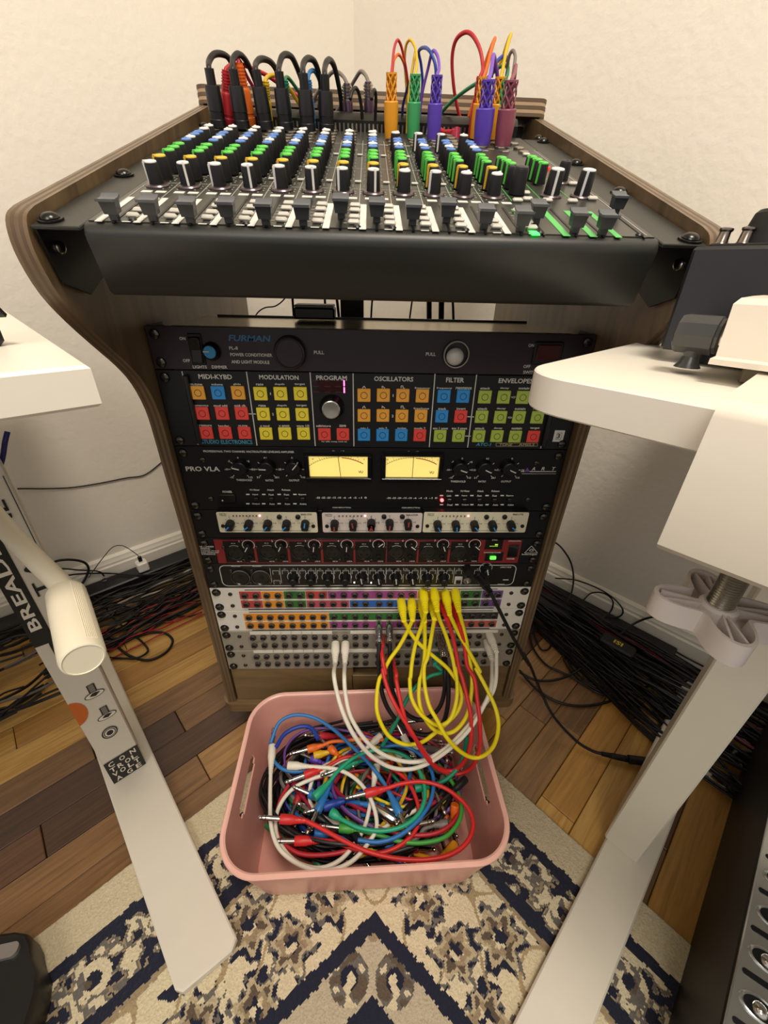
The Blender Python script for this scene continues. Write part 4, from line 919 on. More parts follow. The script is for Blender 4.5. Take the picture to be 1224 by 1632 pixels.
# ================================================================ THINGS BEHIND THE RACK, UNDER THE CONSOLE
m_cb = mat('cable_black', '111110', .45, spec=.4)
def cable(label, mt, pts, r=.003, n=7, name='cable', cat='cable', group=None, seg=8, smooth=True):
    P = spline(pts, n) if smooth else [V(p) for p in pts]
    mb = MB(); mb.tube(P, r, seg); o = obj(name, mb, mt, at=P[0], smooth=60); tag(o, label, cat, group); return o, P
def px_path(c, L, y): return [at_y(*c(a[0], a[1]), a[2] if len(a) > 2 else y) for a in L]
K8 = crop(380, 440, 2.55)
for lab, L, w, y in (('thin black cable curling down behind the power conditioner, left of the others', ((205, 60), (185, 95), (150, 122), (110, 128), (82, 145), (68, 170), (60, 230)), .0012, .40),
    ('black cable hanging straight down behind the small grey adapter, its left edge', ((216, 40), (221, 110), (226, 180), (228, 260)), .0022, .37),
    ('black cable hanging behind the small grey adapter, beside its right end', ((348, 40), (352, 110), (354, 190), (356, 260)), .0022, .37),
    ('black cable hanging just left of the dark wooden strut', ((392, 40), (402, 110), (410, 190), (412, 260)), .0026, .37),
    ('thin black cable hanging just right of the dark wooden strut', ((548, 60), (542, 120), (538, 190), (534, 260)), .0018, .38),
    ('thin slanting black cable hanging halfway between strut and paired thick cables', ((712, 60), (703, 120), (694, 190), (688, 260)), .0016, .38),
    ('thick black cable hanging behind the console, left one of the pair', ((776, 60), (775, 120), (775, 190), (774, 260)), .0050, .38),
    ('thick black cable hanging behind the console, right one of the pair', ((826, 60), (825, 120), (824, 190), (823, 260)), .0054, .38),
    ('black cable hanging just right of the thick pair behind the console', ((868, 60), (872, 120), (874, 190), (874, 260)), .0024, .38)):
    cable(lab, m_cb, px_path(K8, L, y), w)
a, b2 = at_y(*K8(232, 168), .085), at_y(*K8(394, 168), .085)
mb = MB(); zt2 = RB+12*U1+.0008; mb.box(((a.x+b2.x)/2, .088, zt2+.0075), (b2.x-a.x, .03, .013), .002); t = tag(obj('power_adapter', mb, m_blk, at=((a.x+b2.x)/2, .088, zt2)), 'small black adapter with grey top on the rear of the power conditioner lid', 'power adapter')
mb = MB(); mb.box(((a.x+b2.x)/2, .088, zt2+.0152), (b2.x-a.x-.002, .028, .003), .001); obj('adapter_top', mb, mat('grey_plastic', '6d6f70', .4), t)

# ================================================================ CABLES PLUGGED INTO THE CONSOLE
M1 = crop(300, 30, 3.825); N1 = crop(600, 30, 3.825)
def colmat(n, c, r=.42): return mat('rubber_'+n, c, r, spec=.45)
CC = dict(black='121214', red='b3242e', orange='e06a1e', yellow='d9b220', green='2f7d50', teal='158a68', blue='2f78b8', navy='20286a', purple='5a3fb0', violet='6b3f8a', grey='77706a', white='e6e0d0', mauve='8a4658', amber='e39a20', leaf='3fa060', lilac='7b4fc0', brown='5a4138', crimson='a01c3c')
RBM = {k: colmat(k, v) for k, v in CC.items()}
RBM['yellow2'] = colmat('yellow_bright', 'ecd914'); RBM['red2'] = colmat('red_bright', 'd02a2a'); RBM['green2'] = colmat('green_bright', '3f9a3c'); RBM['teal2'] = colmat('teal_bright', '1f9f78'); RBM['blue2'] = colmat('blue_bright', '2a6fb4'); RBM['blue3'] = colmat('blue_deep', '1d3f9c')
m_tip = mat('plug_nickel', 'c4c0b8', .2, 1)
def plug(parent, style, a, b, mt, ra=.0085, rb=.006, name='plug'):
    """plug from a (nose) to b (cable end)"""
    a, b = V(a), V(b); L = (b-a).length; ax = b-a; mb = MB()
    if style == 'heavy':
        mb.lathe([(ra*.9, 0), (ra, .001), (ra, L*.16), (ra*.96, L*.17), (ra*.96, L*.30), (ra, L*.31), (ra*.93, L*.72), (ra*.90, L*.735), (rb*1.02, L*.745), (rb, L)], a, ax, 18)
    elif style == 'ribbed':
        pf = [(ra*.95, 0), (ra, .001), (ra, L*.14), (ra*.94, L*.15), (ra*.94, L*.2), (ra, L*.21), (ra*.92, L*.56), (ra*.88, L*.6)]
        for k in range(7): t0 = .62+k*.052; q = ra*.80-(ra*.80-rb)*k/6; pf += [(q, L*t0), (q, L*(t0+.024)), (q*.84, L*(t0+.026)), (q*.84, L*(t0+.048))]
        pf.append((rb*.9, L)); mb.lathe(pf, a, ax, 16)
    elif style == 'lattice':
        mb.lathe([(ra*.88, 0), (ra*.9, .001), (ra, L*.3), (ra, L*.57), (ra*.92, L*.585), (rb, L*.59), (rb*.55, L*.592), (rb*.55, L*.97)], a, ax, 18)
    elif style == 'metal':
        mb.lathe([(ra*.7, 0), (ra*.75, L*.08), (ra, L*.1), (ra, L*.6), (ra*.8, L*.66), (ra*.8, L*.85), (ra*.6, L)], a, ax, 16)
    elif style == 'patch':
        pf = [(ra*.92, 0), (ra, .001), (ra, L*.45), (ra*.8, L*.58), (ra*.78, L*.62)]
        for k in range(4): t0 = .64+k*.09; q = ra*.76-(ra*.2)*k/3; pf += [(q, L*t0), (q, L*(t0+.045)), (q*.84, L*(t0+.05)), (q*.84, L*(t0+.085))]
        pf.append((rb, L)); mb.lathe(pf, a, ax, 12)
    o = obj(name, mb, mt, parent, smooth=30)
    if style == 'lattice':
        mb = MB(); d = ax.normalized(); s1 = d.orthogonal().normalized(); s2 = d.cross(s1)
        for k in range(6):
            for sg in (-1, 1):
                P = []
                for q in range(9):
                    an = 2*PI*k/6 + sg*q*.26; P.append(a+d*L*(.585+.395*q/8)+s1*rb*math.cos(an)+s2*rb*math.sin(an))
                mb.tube(P, .0011, 4)
        mb.lathe([(rb*.7, L*.965), (rb*1.12, L*.97), (rb*1.12, L), (rb*.6, L)], a, ax, 14)
        o2 = obj('strain_relief', mb, mt, o, smooth=30); o2['kind'] = 'stuff'
    if style == 'metal':
        mb = MB(); pf = []
        for k in range(5): t0 = .62+k*.07; pf += [(ra*.95, L*t0), (ra*.95, L*(t0+.035)), (ra*.8, L*(t0+.036)), (ra*.8, L*(t0+.068))]
        mb.lathe(pf, a, ax, 12); obj('spring', mb, m_chr, o, smooth=30)
    return o
def tipmesh(parent, a, d, L=.029, r=.0031):      # quarter inch tip from the plug nose a along d
    d = V(d).normalized(); mb = MB(); s = r/.0031
    mb.lathe([(.0031*s, 0), (.0031*s, L*.62)], a, d, 10); mb.lathe([(.0031*s, L*.66), (.0031*s, L*.76), (.0024*s, L*.77), (.0024*s, L*.82), (.0031*s, L*.86), (.0030*s, L*.92), (.0012*s, L)], a, d, 10)
    o = obj('plug_tip', mb, m_tip, parent, smooth=40)
    mb = MB(); mb.lathe([(.0028*s, L*.62), (.0028*s, L*.66)], a, d, 10); obj('insulator_ring', mb, m_blk, parent, smooth=40)
    return o
def desk_plug(lab, col, style, c, base, top, arc, ra=.009, rb=.0058, r=.0028, cc=None, y0=None, back=.07, grp=None):
    x, s = ms(*c(*base)); B = MO + MT*s + V((x, 0, 0))
    if y0 is not None: B = at_y(*c(*base), y0)
    yt = B.y-.018; T = at_y(*c(*top), yt); n = len(arc)
    P = [T] + [at_y(*c(a[0], a[1]), (a[2] if len(a) > 2 else yt + back*(i+1)/n)) for i, a in enumerate(arc)]
    T0 = T + (B-T).normalized()*.004
    o, PP = cable(lab, RBM[cc or col], [T0]+P, r)
    p = plug(o, style, B + (T-B).normalized()*.002, T, RBM[col] if style != 'metal' else mat('plug_plum_metal', '6a5468', .25, .9), ra, rb); return o
bl = [((192, 680), (126, 300), [(126, 262), (150, 222), (190, 212), (235, 228), (262, 268), (290, 340), (330, 450), (345, 620)], 'leftmost of the six black plugged cables'),
 ((335, 685), (272, 305), [(270, 258), (290, 220), (320, 220), (355, 260), (385, 320), (412, 390), (450, 480), (500, 640)], 'second of the six black plugged cables'),
 ((480, 690), (412, 310), [(410, 280), (428, 252), (460, 245), (500, 262), (530, 300), (555, 370), (550, 500), (540, 650)], 'third of the six black plugged cables'),
 ((600, 695), (552, 320), [(555, 280), (572, 230), (600, 218), (632, 235), (660, 290), (690, 370), (720, 480), (765, 660)], 'fourth of the six black plugged cables'),
 ((735, 705), (700, 330), [(699, 285), (715, 250), (740, 242), (770, 262), (795, 330), (808, 430), (800, 560), (790, 670)], 'fifth of the six black plugged cables'),
 ((845, 705), (832, 338), [(832, 300), (845, 260), (865, 252), (890, 290), (912, 380), (932, 500), (942, 680)], 'rightmost of the six black plugged cables')]
for b_, t_, arc, w in bl: desk_plug('black cable arching from a thick plug, ' + w, 'black', 'heavy', M1, b_, t_, arc, .0098, .0056, .0034, back=.09)
desk_plug('red cable with ribbed plug between the two leftmost black plugs', 'red', 'ribbed', M1, (250, 660), (228, 312), [(238, 298), (262, 283), (330, 280), (400, 308), (480, 345), (560, 400), (680, 480)], .0088, .0055, .0024, y0=.275)
desk_plug('orange cable with ribbed plug behind the second black plug', 'orange', 'ribbed', M1, (378, 665), (308, 268), [(304, 254), (318, 262), (352, 340), (400, 420), (460, 500), (545, 600)], .0088, .0055, .0022, cc='crimson', y0=.275)
desk_plug('yellow cable with ribbed plug behind the third black plug', 'yellow', 'ribbed', M1, (495, 690), (470, 380), [(480, 358), (505, 345), (540, 348), (580, 375), (640, 460), (700, 560)], .0062, .0052, .0024, y0=.275)
desk_plug('green cable with ribbed plug just right of the fourth black plug', 'teal', 'ribbed', M1, (612, 695), (590, 375), [(596, 358), (615, 365), (650, 410), (690, 470), (750, 560), (810, 630)], .0062, .0048, .0022, cc='green', y0=.275)
desk_plug('light blue cable with ribbed plug just right of the fifth black plug', 'blue', 'ribbed', M1, (752, 680), (730, 372), [(738, 330), (755, 316), (775, 325), (800, 380), (820, 480), (850, 600)], .0064, .005, .0024, y0=.275)
desk_plug('grey cable with metal plug right of the black plugs, nearer one', 'grey', 'metal', M1, (978, 665), (966, 392), [(945, 352), (910, 325), (872, 330), (825, 395), (775, 470), (745, 560)], .0072, .004, .0024)
desk_plug('grey cable with metal plug left of the amber plug', 'grey', 'metal', M1, (1108, 668), (1096, 382), [(1080, 342), (1050, 322), (1015, 372), (970, 450), (920, 540), (870, 610)], .0072, .004, .0024)
cable('short black cable looping down between the two metal plugs', m_cb, px_path(M1, ((988, 490, .245), (1000, 440, .25), (1022, 422, .26), (1042, 460, .27), (1058, 560, .28), (1062, 690, .29)), .26), .0022)
cable('short black cable looping down just right of the second metal plug', m_cb, px_path(M1, ((1118, 490, .245), (1126, 445, .25), (1138, 438, .26), (1144, 490, .27), (1141, 580, .28), (1138, 700, .29)), .26), .0022)
desk_plug('orange and red cable rising from the amber lattice plug', 'amber', 'lattice', N1, (88, 740), (92, 325), [(97, 280), (108, 180), (128, 130), (150, 165), (172, 260), (188, 360), (196, 460), (200, 640)], .0088, .0058, .0016, cc='red')
cable('thin orange cable rising from the amber plug beside the red one', RBM['orange'], px_path(N1, ((97, 330, .232), (106, 255, .232), (134, 218, .25), (165, 265, .26), (188, 360, .28), (205, 470, .30), (215, 640, .32)), .25), .0016)
desk_plug('yellow and green cable rising from the green lattice plug', 'leaf', 'lattice', N1, (220, 740), (238, 335), [(246, 280), (240, 190), (207, 128), (180, 165), (172, 260), (180, 380), (190, 560)], .0086, .0058, .0016, cc='yellow')
cable('thin yellow cable on the left side of the green plug', RBM['yellow'], px_path(N1, ((186, 700, .25), (192, 560, .25), (205, 400, .25), (222, 290, .25), (238, 200, .255)), .25), .0018)
desk_plug('purple cable arching from the purple plug right of the green plug', 'purple', 'lattice', N1, (345, 752), (370, 340), [(382, 300), (375, 235), (352, 195), (335, 215), (315, 300), (280, 450), (262, 600)], .0092, .006, .0019, cc='lilac')
cable('blue cable arching over left of the purple plug', RBM['blue3'], px_path(N1, ((364, 345, .235), (356, 270, .235), (325, 198, .24), (290, 175, .26), (258, 200, .28), (272, 280, .29), (280, 400, .30), (262, 560, .32)), .25), .0019)
cable('thin navy cable dropping behind the amber and green plugs', RBM['navy'], px_path(N1, ((200, 380, .27), (178, 460, .28), (160, 540, .29), (158, 640, .30)), .28), .0018)
desk_plug('red cable with large loop above the right group of plugs', 'red', 'lattice', N1, (578, 735), (634, 350), [(648, 300, .26), (632, 190, .27), (585, 100, .28), (535, 84, .29), (482, 135, .30), (461, 250, .31), (472, 420, .32), (498, 560, .33), (532, 665, .335)], .006, .004, .0024)
desk_plug('orange cable rising from the orange plug in the right group', 'amber', 'lattice', N1, (600, 742), (656, 352), [(668, 320), (690, 230), (712, 150), (722, 120), (700, 170), (660, 280), (600, 480), (545, 650)], .0086, .0058, .0022, cc='orange')
desk_plug('violet cable rising from the large purple plug in the right group', 'purple', 'lattice', N1, (638, 782), (686, 368), [(697, 330), (706, 270), (713, 222), (722, 250), (735, 330), (745, 470)], .0115, .0072, .0024, cc='lilac')
desk_plug('yellow cable pointing up from the yellow plug in the right group', 'amber', 'lattice', N1, (712, 745), (760, 352), [(770, 310), (788, 210), (806, 140), (820, 95), (800, 140), (770, 230), (730, 330)], .0086, .0062, .0022, cc='yellow')
desk_plug('green cable with pale green plug behind the yellow plug', 'leaf', 'lattice', N1, (730, 748), (786, 372), [(800, 335), (802, 290), (785, 285), (740, 300), (700, 340), (620, 400)], .0066, .005, .0019, cc='green')
desk_plug('mauve cable with mauve plug, rightmost in the console', 'mauve', 'lattice', N1, (765, 787), (824, 372), [(836, 345), (846, 310), (850, 285), (846, 320), (835, 420)], .0112, .0075, .0022, cc='mauve')
cable('long green cable crossing between the big red loop and the console', RBM['green'], px_path(N1, ((620, 388, .26), (560, 425, .27), (480, 485, .29), (410, 555, .31), (398, 592, .32), (430, 625, .33), (490, 662, .335)), .3), .0022)
cable('blue cable arching at the right group of plugs', RBM['blue3'], px_path(N1, ((700, 355, .25), (722, 280, .25), (765, 232, .26), (795, 240, .27), (800, 300, .29), (780, 420, .31)), .3), .0022)
cable('grey cable arching above the mauve plug', RBM['grey'], px_path(N1, ((795, 300, .26), (812, 220, .25), (832, 195, .245), (846, 230, .24), (838, 300, .235), (828, 372, .23)), .3), .0020)
cable('dark violet cable slanting behind the large purple plug', RBM['violet'], px_path(N1, ((720, 440, .29), (650, 510, .30), (590, 570, .31), (552, 655, .33)), .3), .0020)
# small red right-angle plug
P = px_path(N1, ((385, 672, .285), (410, 690, .28), (440, 690, .275), (475, 690, .27)), .28)
o, PP = cable('red cable with a small right-angle plug lying on the console back', RBM['red'], P, .0030)
mb = MB(); q = P[-1]; mb.boxf(q+V((.001, 0, -.002)), (.012, 0, 0), (0, .010, 0), (0, 0, .010), .002); mb.cyl(q+V((.003, 0, .004)), q+V((.003, -.004, -.024)), .0046); obj('right_angle_plug', mb, RBM['crimson'], o)

# ================================================================ PINK BIN
BC = V((-.0085, -.1455, 0)); BR = math.radians(1.5); bx = V((math.cos(BR), math.sin(BR), 0)); by = V((-math.sin(BR), math.cos(BR), 0))
m_pink = mat('pink_plastic', 'e0a294', .32, spec=.5, noise=.02); 
def se(w, d, r, t):       # rounded rectangle by arc length t in 0..1
    hw, hd = w/2-r, d/2-r; seg = [('l', (hw+r, -hd), (hw+r, hd)), ('a', (hw, hd), 0), ('l', (hw, hd+r), (-hw, hd+r)), ('a', (-hw, hd), 90), ('l', (-hw-r, hd), (-hw-r, -hd)), ('a', (-hw, -hd), 180), ('l', (-hw, -hd-r), (hw, -hd-r)), ('a', (hw, -hd), 270)]
    ls = [2*hd, PI*r/2, 2*hw, PI*r/2]*2; 
    k = t*8; i = min(int(k), 7); f = k-i; s = seg[i]
    if s[0] == 'l': return (s[1][0]+(s[2][0]-s[1][0])*f, s[1][1]+(s[2][1]-s[1][1])*f)
    a = math.radians(s[2]+90*f); return (s[1][0]+r*math.cos(a), s[1][1]+r*math.sin(a))
bin_ = thing('storage_bin', 'pink plastic bin full of tangled patch cables on the rug below the rack', 'bin', (BC.x, BC.y, .0085))
def bp3(w, d, r, t, z): x, y = se(w, d, r, t); return BC + bx*x + by*y + V((0, 0, z))
prf = [(.312, .196, .030, .0085), (.318, .202, .034, .0100), (.322, .206, .036, .016), (.338, .219, .042, .055), (.3500, .2293, .0455, .0825), (.3515, .2306, .0459, .0865), (.3535, .2325, .0464, .0905), (.3575, .2360, .0473, .1020), (.3588, .2372, .0476, .1055), (.3600, .2382, .048, .1090), (.366, .242, .050, .1305)]
NS = 160; mb = MB(); vs = []; nl = len(prf)
zz = {}
for j, (w, d, r, z) in enumerate(prf):
    for i in range(NS): vs.append(bp3(w, d, r, i/NS, z))
inner = []
for j, (w, d, r, z) in enumerate(prf):
    for i in range(NS): inner.append(bp3(w-.0044, d-.0044, r-.0022, i/NS, z+(.0025 if j == 0 else 0)))
def hole(i, j):
    f = (i+.5)/NS*8; k = int(f); fr = f-k
    return k in (0, 4) and ((.19 < fr < .81 and j == 6) or (.23 < fr < .77 and j in (5, 7)))
fs_ = []; n0 = nl*NS
for j in range(nl-1):
    for i in range(NS):
        k = (i+1) % NS
        if hole(i, j): continue
        fs_.append((j*NS+i, j*NS+k, (j+1)*NS+k, (j+1)*NS+i)); fs_.append((n0+j*NS+i, n0+(j+1)*NS+i, n0+(j+1)*NS+k, n0+j*NS+k))
        # close the slot edges
for i in range(NS):
    k = (i+1) % NS
    for j in range(nl-1):
        if hole(i, j):
            if not hole(i, j-1): fs_.append((j*NS+i, j*NS+k, n0+j*NS+k, n0+j*NS+i))
            if not hole(i, j+1): fs_.append(((j+1)*NS+k, (j+1)*NS+i, n0+(j+1)*NS+i, n0+(j+1)*NS+k))
            if not hole(i-1, j): fs_.append((j*NS+i, n0+j*NS+i, n0+(j+1)*NS+i, (j+1)*NS+i))
            if not hole(i+1, j): fs_.append((j*NS+k, (j+1)*NS+k, n0+(j+1)*NS+k, n0+j*NS+k))
fs_.append(tuple(reversed(range(NS)))); fs_.append(tuple(n0+i for i in range(NS)))
mb.add(vs+inner, fs_); obj('wall', mb, m_pink, bin_, smooth=30)
mb = MB(); R = [(.366, .242, .050, .1300), (.3735, .2495, .0538, .1300), (.3755, .2515, .0545, .1320), (.3755, .2515, .0545, .1345), (.3735, .2495, .0535, .1362), (.366, .242, .050, .1362), (.3616, .2376, .0478, .1348), (.3616, .2376, .0478, .1305)]
vs = [bp3(w, d, r, i/NS, z) for (w, d, r, z) in R for i in range(NS)]; m_ = len(R)
mb.add(vs, [(j*NS+i, j*NS+(i+1) % NS, ((j+1) % m_)*NS+(i+1) % NS, ((j+1) % m_)*NS+i) for j in range(m_) for i in range(NS)]); obj('rim', mb, mat('pink_plastic_rim', 'f0baac', .3), bin_, smooth=30)

# ================================================================ CABLES IN THE BIN
C7b = crop(360, 1060, 2.661)
def lay(L, z0): return [at_z(*C7b(p[0], p[1]), p[2] if len(p) > 2 else z0) for p in L]
def bcable(lab, col, L, z, a=None, b=None, r=.0029, grp=None, tips=(1, 1), pr=.0060):
    """a / b: nose pixel of the plug at the start / end"""
    P = lay(L, z); o, PP = cable(lab, RBM[col], P, r, 6, name='patch_cable', group=grp)
    for nose, end, tp in ((a, P[0], tips[0]), (b, P[-1], tips[1])):
        if nose:
            c2 = nose[2] if len(nose) > 2 and isinstance(nose[2], str) else col; nz = nose[3] if len(nose) > 3 else end.z+.001
            N = at_z(*C7b(nose[0], nose[1]), nz); d = (N-end).normalized(); pl = plug(o, 'patch', N, end, RBM[c2], pr, .0036)
            if tp: tipmesh(pl, N, d)
    return o
bcable('white cable whose plug stands upright at the left inside the bin', 'white', [(190, 458), (188, 560), (192, 680), (228, 780), (320, 850), (430, 872), (530, 835), (600, 760), (640, 680), (615, 570), (555, 487), (470, 442), (352, 430)], .104, (197, 340), (262, 426), tips=(1, 0))
bcable('white cable curving low behind the first white one, rising at bin centre', 'white', [(420, 465), (360, 485), (290, 520), (240, 575), (212, 650), (222, 740), (290, 830), (390, 862), (480, 830), (545, 760), (590, 680), (612, 590), (625, 515)], .096, (470, 450), (640, 425), tips=(1, 0))
bcable('bright red cable looping along the front, its plug tip over the left rim', 'red2', [(338, 660), (400, 690), (500, 745), (600, 790), (720, 820), (850, 825), (960, 800), (1030, 740), (1048, 660), (1010, 585), (930, 522), (840, 495), (750, 502), (685, 522)], .112, (228, 652, 'red2', .118), (590, 545))
bcable('red cable with plug lying horizontally near the front of the bin', 'red2', [(400, 745), (470, 752), (560, 785), (640, 798), (720, 775), (790, 720), (820, 650), (805, 560), (760, 480), (680, 425), (600, 395), (510, 390), (420, 435)], .100, (292, 745), (332, 468))
bcable('dark red cable sweeping around the left end of the bin', 'red', [(265, 510), (228, 580), (212, 680), (240, 750), (310, 798), (410, 805), (520, 785), (600, 740), (660, 700), (760, 720), (880, 715), (960, 670), (990, 600), (960, 540)], .094)
bcable('long steel-blue cable arching along the back wall of the bin', 'blue', [(190, 330, .112), (225, 245, .122), (290, 212, .124), (370, 222, .120), (450, 268, .115), (530, 340, .11), (610, 420, .106), (660, 485, .104), (692, 540, .104)], .11, None, (738, 632), tips=(0, 1))
bcable('blue cable curving at the back left corner of the bin', 'blue3', [(212, 350), (250, 292), (310, 262), (360, 266), (392, 315)], .108, r=.0034)
bcable('thin violet cable running along the back of the bin', 'violet', [(250, 430), (252, 360), (290, 305), (350, 275), (430, 268), (540, 285), (620, 310)], .104, r=.0020)
bcable('short blue cable bending at the left wall of the bin', 'blue', [(205, 300, .108), (190, 340, .106), (200, 400, .10), (240, 440, .098), (300, 452, .096), (360, 440, .092)], .1)
bcable('sea green cable forming a wide loop over the bin centre', 'teal2', [(442, 492), (480, 445), (545, 392), (630, 362), (730, 372), (805, 425), (843, 520), (830, 610), (765, 676), (670, 703), (570, 692), (492, 655)], .109, (374, 562), (445, 622), tips=(0, 0))
bcable('blue cable looping outside the sea green one', 'blue2', [(655, 350), (745, 342), (830, 385), (878, 470), (870, 570), (820, 652), (740, 720), (650, 750), (560, 742)], .106)
bcable('grass green cable looping along the right side of the bin', 'green2', [(572, 700), (650, 722), (750, 750), (850, 752), (940, 722), (995, 645), (992, 560), (945, 475), (900, 420)], .099, (480, 690), None, tips=(1, 0))
bcable('blue cable with a plug pointing down left below the sea green plug', 'blue2', [(438, 518, .103), (455, 480, .1), (480, 440, .092), (540, 380, .085)], .1, (388, 622), None)
bcable('deep blue cable with plug pointing left at the bin centre', 'blue3', [(505, 575, .1), (540, 560, .095), (600, 520, .085), (660, 520, .08)], .1, (415, 602), None)
bcable('orange cable with plug pointing left at the back of the bin', 'orange', [(412, 340), (450, 325), (520, 320), (600, 312), (680, 320)], .1, (345, 358), None)
bcable('orange cable with plug pointing up left, right of the first orange plug', 'orange', [(478, 385, .096), (510, 410, .088), (560, 470, .07)], .1, (440, 350), None)
bcable('yellow cable with plug behind the orange plugs', 'yellow', [(440, 368, .094), (480, 380, .088), (540, 430, .07)], .094, (372, 385), None, tips=(0, 0))
bcable('purple cable with short plug below the yellow one', 'purple', [(405, 415, .090), (440, 430, .084), (520, 480, .07)], .09, (362, 395), None)
bcable('sea green cable with ribbed plug partly hidden behind the white plug', 'teal', [(560, 410, .1), (600, 405, .096), (680, 440, .08), (740, 500, .07)], .1, (480, 440), None)
bcable('yellow cable lying in a flat arc at bin centre', 'yellow2', [(555, 515), (610, 550), (680, 585), (760, 603), (850, 608), (910, 590), (945, 548)], .088, r=.0024)
bcable('thin pink-red cable crossing at bin centre', 'red', [(600, 470), (660, 510), (720, 545), (790, 572), (860, 570), (920, 545)], .090, r=.0020)
bcable('teal cable rising from a plug at the right, passing the handle slot', 'teal', [(868, 512, .098), (930, 488, .10), (985, 435, .112), (1012, 370, .126), (1022, 300, .15)], .1, (800, 522), None, tips=(0, 0), r=.0032)
bcable('grey cable with plug at the right front of the bin', 'grey', [(880, 680), (840, 695), (815, 730), (760, 760), (680, 790)], .09, (940, 672), None, tips=(0, 0))
bcable('orange cable with plug leaning on the right wall of the bin', 'amber', [(962, 655, .082), (930, 700, .07), (860, 720, .05)], .08, (972, 590, 'orange', .10), None, tips=(0, 0))
bcable('orange cable with plug at the right front corner of the bin', 'amber', [(920, 808, .062), (880, 820, .05), (800, 800, .04)], .07, (972, 762, 'amber', .085), None, tips=(0, 0))
bcable('white cable with plug pointing up right at the back of the bin', 'white', [(598, 352), (560, 378), (500, 400), (440, 430), (400, 460)], .098, (658, 300), None)
bcable('blue cable with stubby plug near the front of the bin', 'blue2', [(455, 722), (520, 745), (600, 770), (690, 765), (720, 740)], .090, (378, 710), None, tips=(0, 0))
bcable('cable with a long chrome plug pointing down right', 'black', [(848, 455, .1), (830, 400, .09), (780, 350, .08)], .1, (890, 545), None, pr=.0042)
mb = MB(); A, B_ = at_z(*C7b(628, 598), .092), at_z(*C7b(722, 662), .094); mb.lathe([(.004, 0), (.0075, .004), (.008, (B_-A).length-.004), (.006, (B_-A).length)], A, B_-A, 16); tag(obj('jack_coupler', mb, m_chr, at=A, smooth=30), 'shiny chrome barrel lying among the cables at bin centre', 'connector')
fr = random.Random(21)
fill = [('black', 22), ('violet', 9), ('blue2', 7), ('red', 6), ('green', 5), ('grey', 7), ('yellow', 3), ('blue3', 4), ('white', 2), ('teal', 3), ('orange', 2), ('crimson', 3), ('purple', 2)]
cnm = dict(black='black', violet='dark violet', blue2='blue', red='dull red', green='dark green', grey='grey', yellow='mustard yellow', blue3='deep blue', white='white', teal='teal', orange='orange', crimson='crimson', purple='purple')
tot = 0
for col, cnt in fill:
    for q in range(cnt):
        z = .018 + .074*((tot*7) % 50)/50 if tot > 14 else .03+.005*tot; tot += 1
        hw, hd = .140+z*.15, .082+z*.12; cx = fr.uniform(-.05, .05); cy = fr.uniform(-.025, .03); rx = min(hw-abs(cx), fr.uniform(.06, .12)); ry = min(hd-abs(cy), fr.uniform(.045, .08)); a0 = fr.uniform(0, 6.28); tl = fr.uniform(3.5, 7.5); n = 9; P = []
        if tot <= 16: q_ = fr.uniform(0, .02); cx, rx, cy, ry = fr.uniform(-.014, .004), hw+.012-q_, 0, hd+.013-q_; a0 = fr.uniform(1.0, 1.8); tl = fr.uniform(3.8, 5.2)
        for i in range(n+1):
            a = a0+tl*i/n; k = 1-.18*i/n+fr.uniform(-.06, .06)
            P.append(BC + bx*max(-hw, min(hw, cx+rx*k*math.cos(a))) + by*max(-hd, min(hd, cy+ry*k*math.sin(a))) + V((0, 0, z+fr.uniform(-.008, .008))))
        o, PP = cable('%s cable buried in the tangle inside the bin' % cnm[col], RBM[col], P, fr.choice((.0022, .0026, .003)), 6, name='patch_cable', group='%s cables buried in the bin' % cnm[col], seg=6)
        for e, d in ((PP[0], PP[0]-PP[3]), (PP[-1], PP[-1]-PP[-4])):
            d = d.normalized(); N = e+d*.036
            w_ = N-BC; lx, ly = w_.dot(bx), w_.dot(by)
            if abs(lx) < hw and abs(ly) < hd: pl = plug(o, 'patch', N, e, RBM[col], .0056, .0032); 
            else: continue
            T2 = N+d*.026; w_ = T2-BC
            if abs(w_.dot(bx)) < hw+.004 and abs(w_.dot(by)) < hd+.004: tipmesh(pl, N, d, .026)

# ================================================================ PATCH CABLES HANGING FROM THE PATCHBAYS
Qc = crop(600, 1050, 4.708)
def ydep(py, k=1.0):
    t = max(0, min(1, (py-985)/215)); return -.048 - .088*k*t*t*(3-2*t)
def hang(lab, col, jackA, tailA, mids, tailB, jackB, k=1.0, r=.0030, style='patch', grp=None, ya=-.05, pr=.0068, pr2=.0038, jy=-.0045):
    A, TA = at_y(*B6(*jackA), jy), at_y(*B6(*tailA), ya)
    P = [TA]
    for c, pts in mids:
        for p in pts:
            px, py = c(*p[:2]); P.append(at_y(px, py, p[2] if len(p) > 2 else ydep(py, k)))
    if jackB: TB = at_y(*B6(*tailB), ya); P.append(TB); JB = at_y(*B6(*jackB), jy)
    o, PP = cable(lab, RBM[col], P, r, 7, name='patch_cable', group=grp)
    plug(o, style, A, TA, RBM[col] if style == 'patch' else m_chr, pr, pr2)
    if jackB: plug(o, style, JB, TB, RBM[col] if style == 'patch' else m_chr, pr, pr2)
    return o
hang('yellow cable making the leftmost wide loop below the patchbays', 'yellow2', (332, 252), (338, 388), [(B6, [(300, 470), (245, 570), (180, 660), (130, 760)]), (Qc, [(20, 160), (2, 280), (10, 420), (85, 570), (200, 638), (330, 630), (440, 555), (540, 470), (610, 390), (640, 290), (615, 190), (560, 105)]), (B6, [(560, 700), (450, 610), (365, 530), (310, 450)])], (280, 392), (258, 252), k=.9)
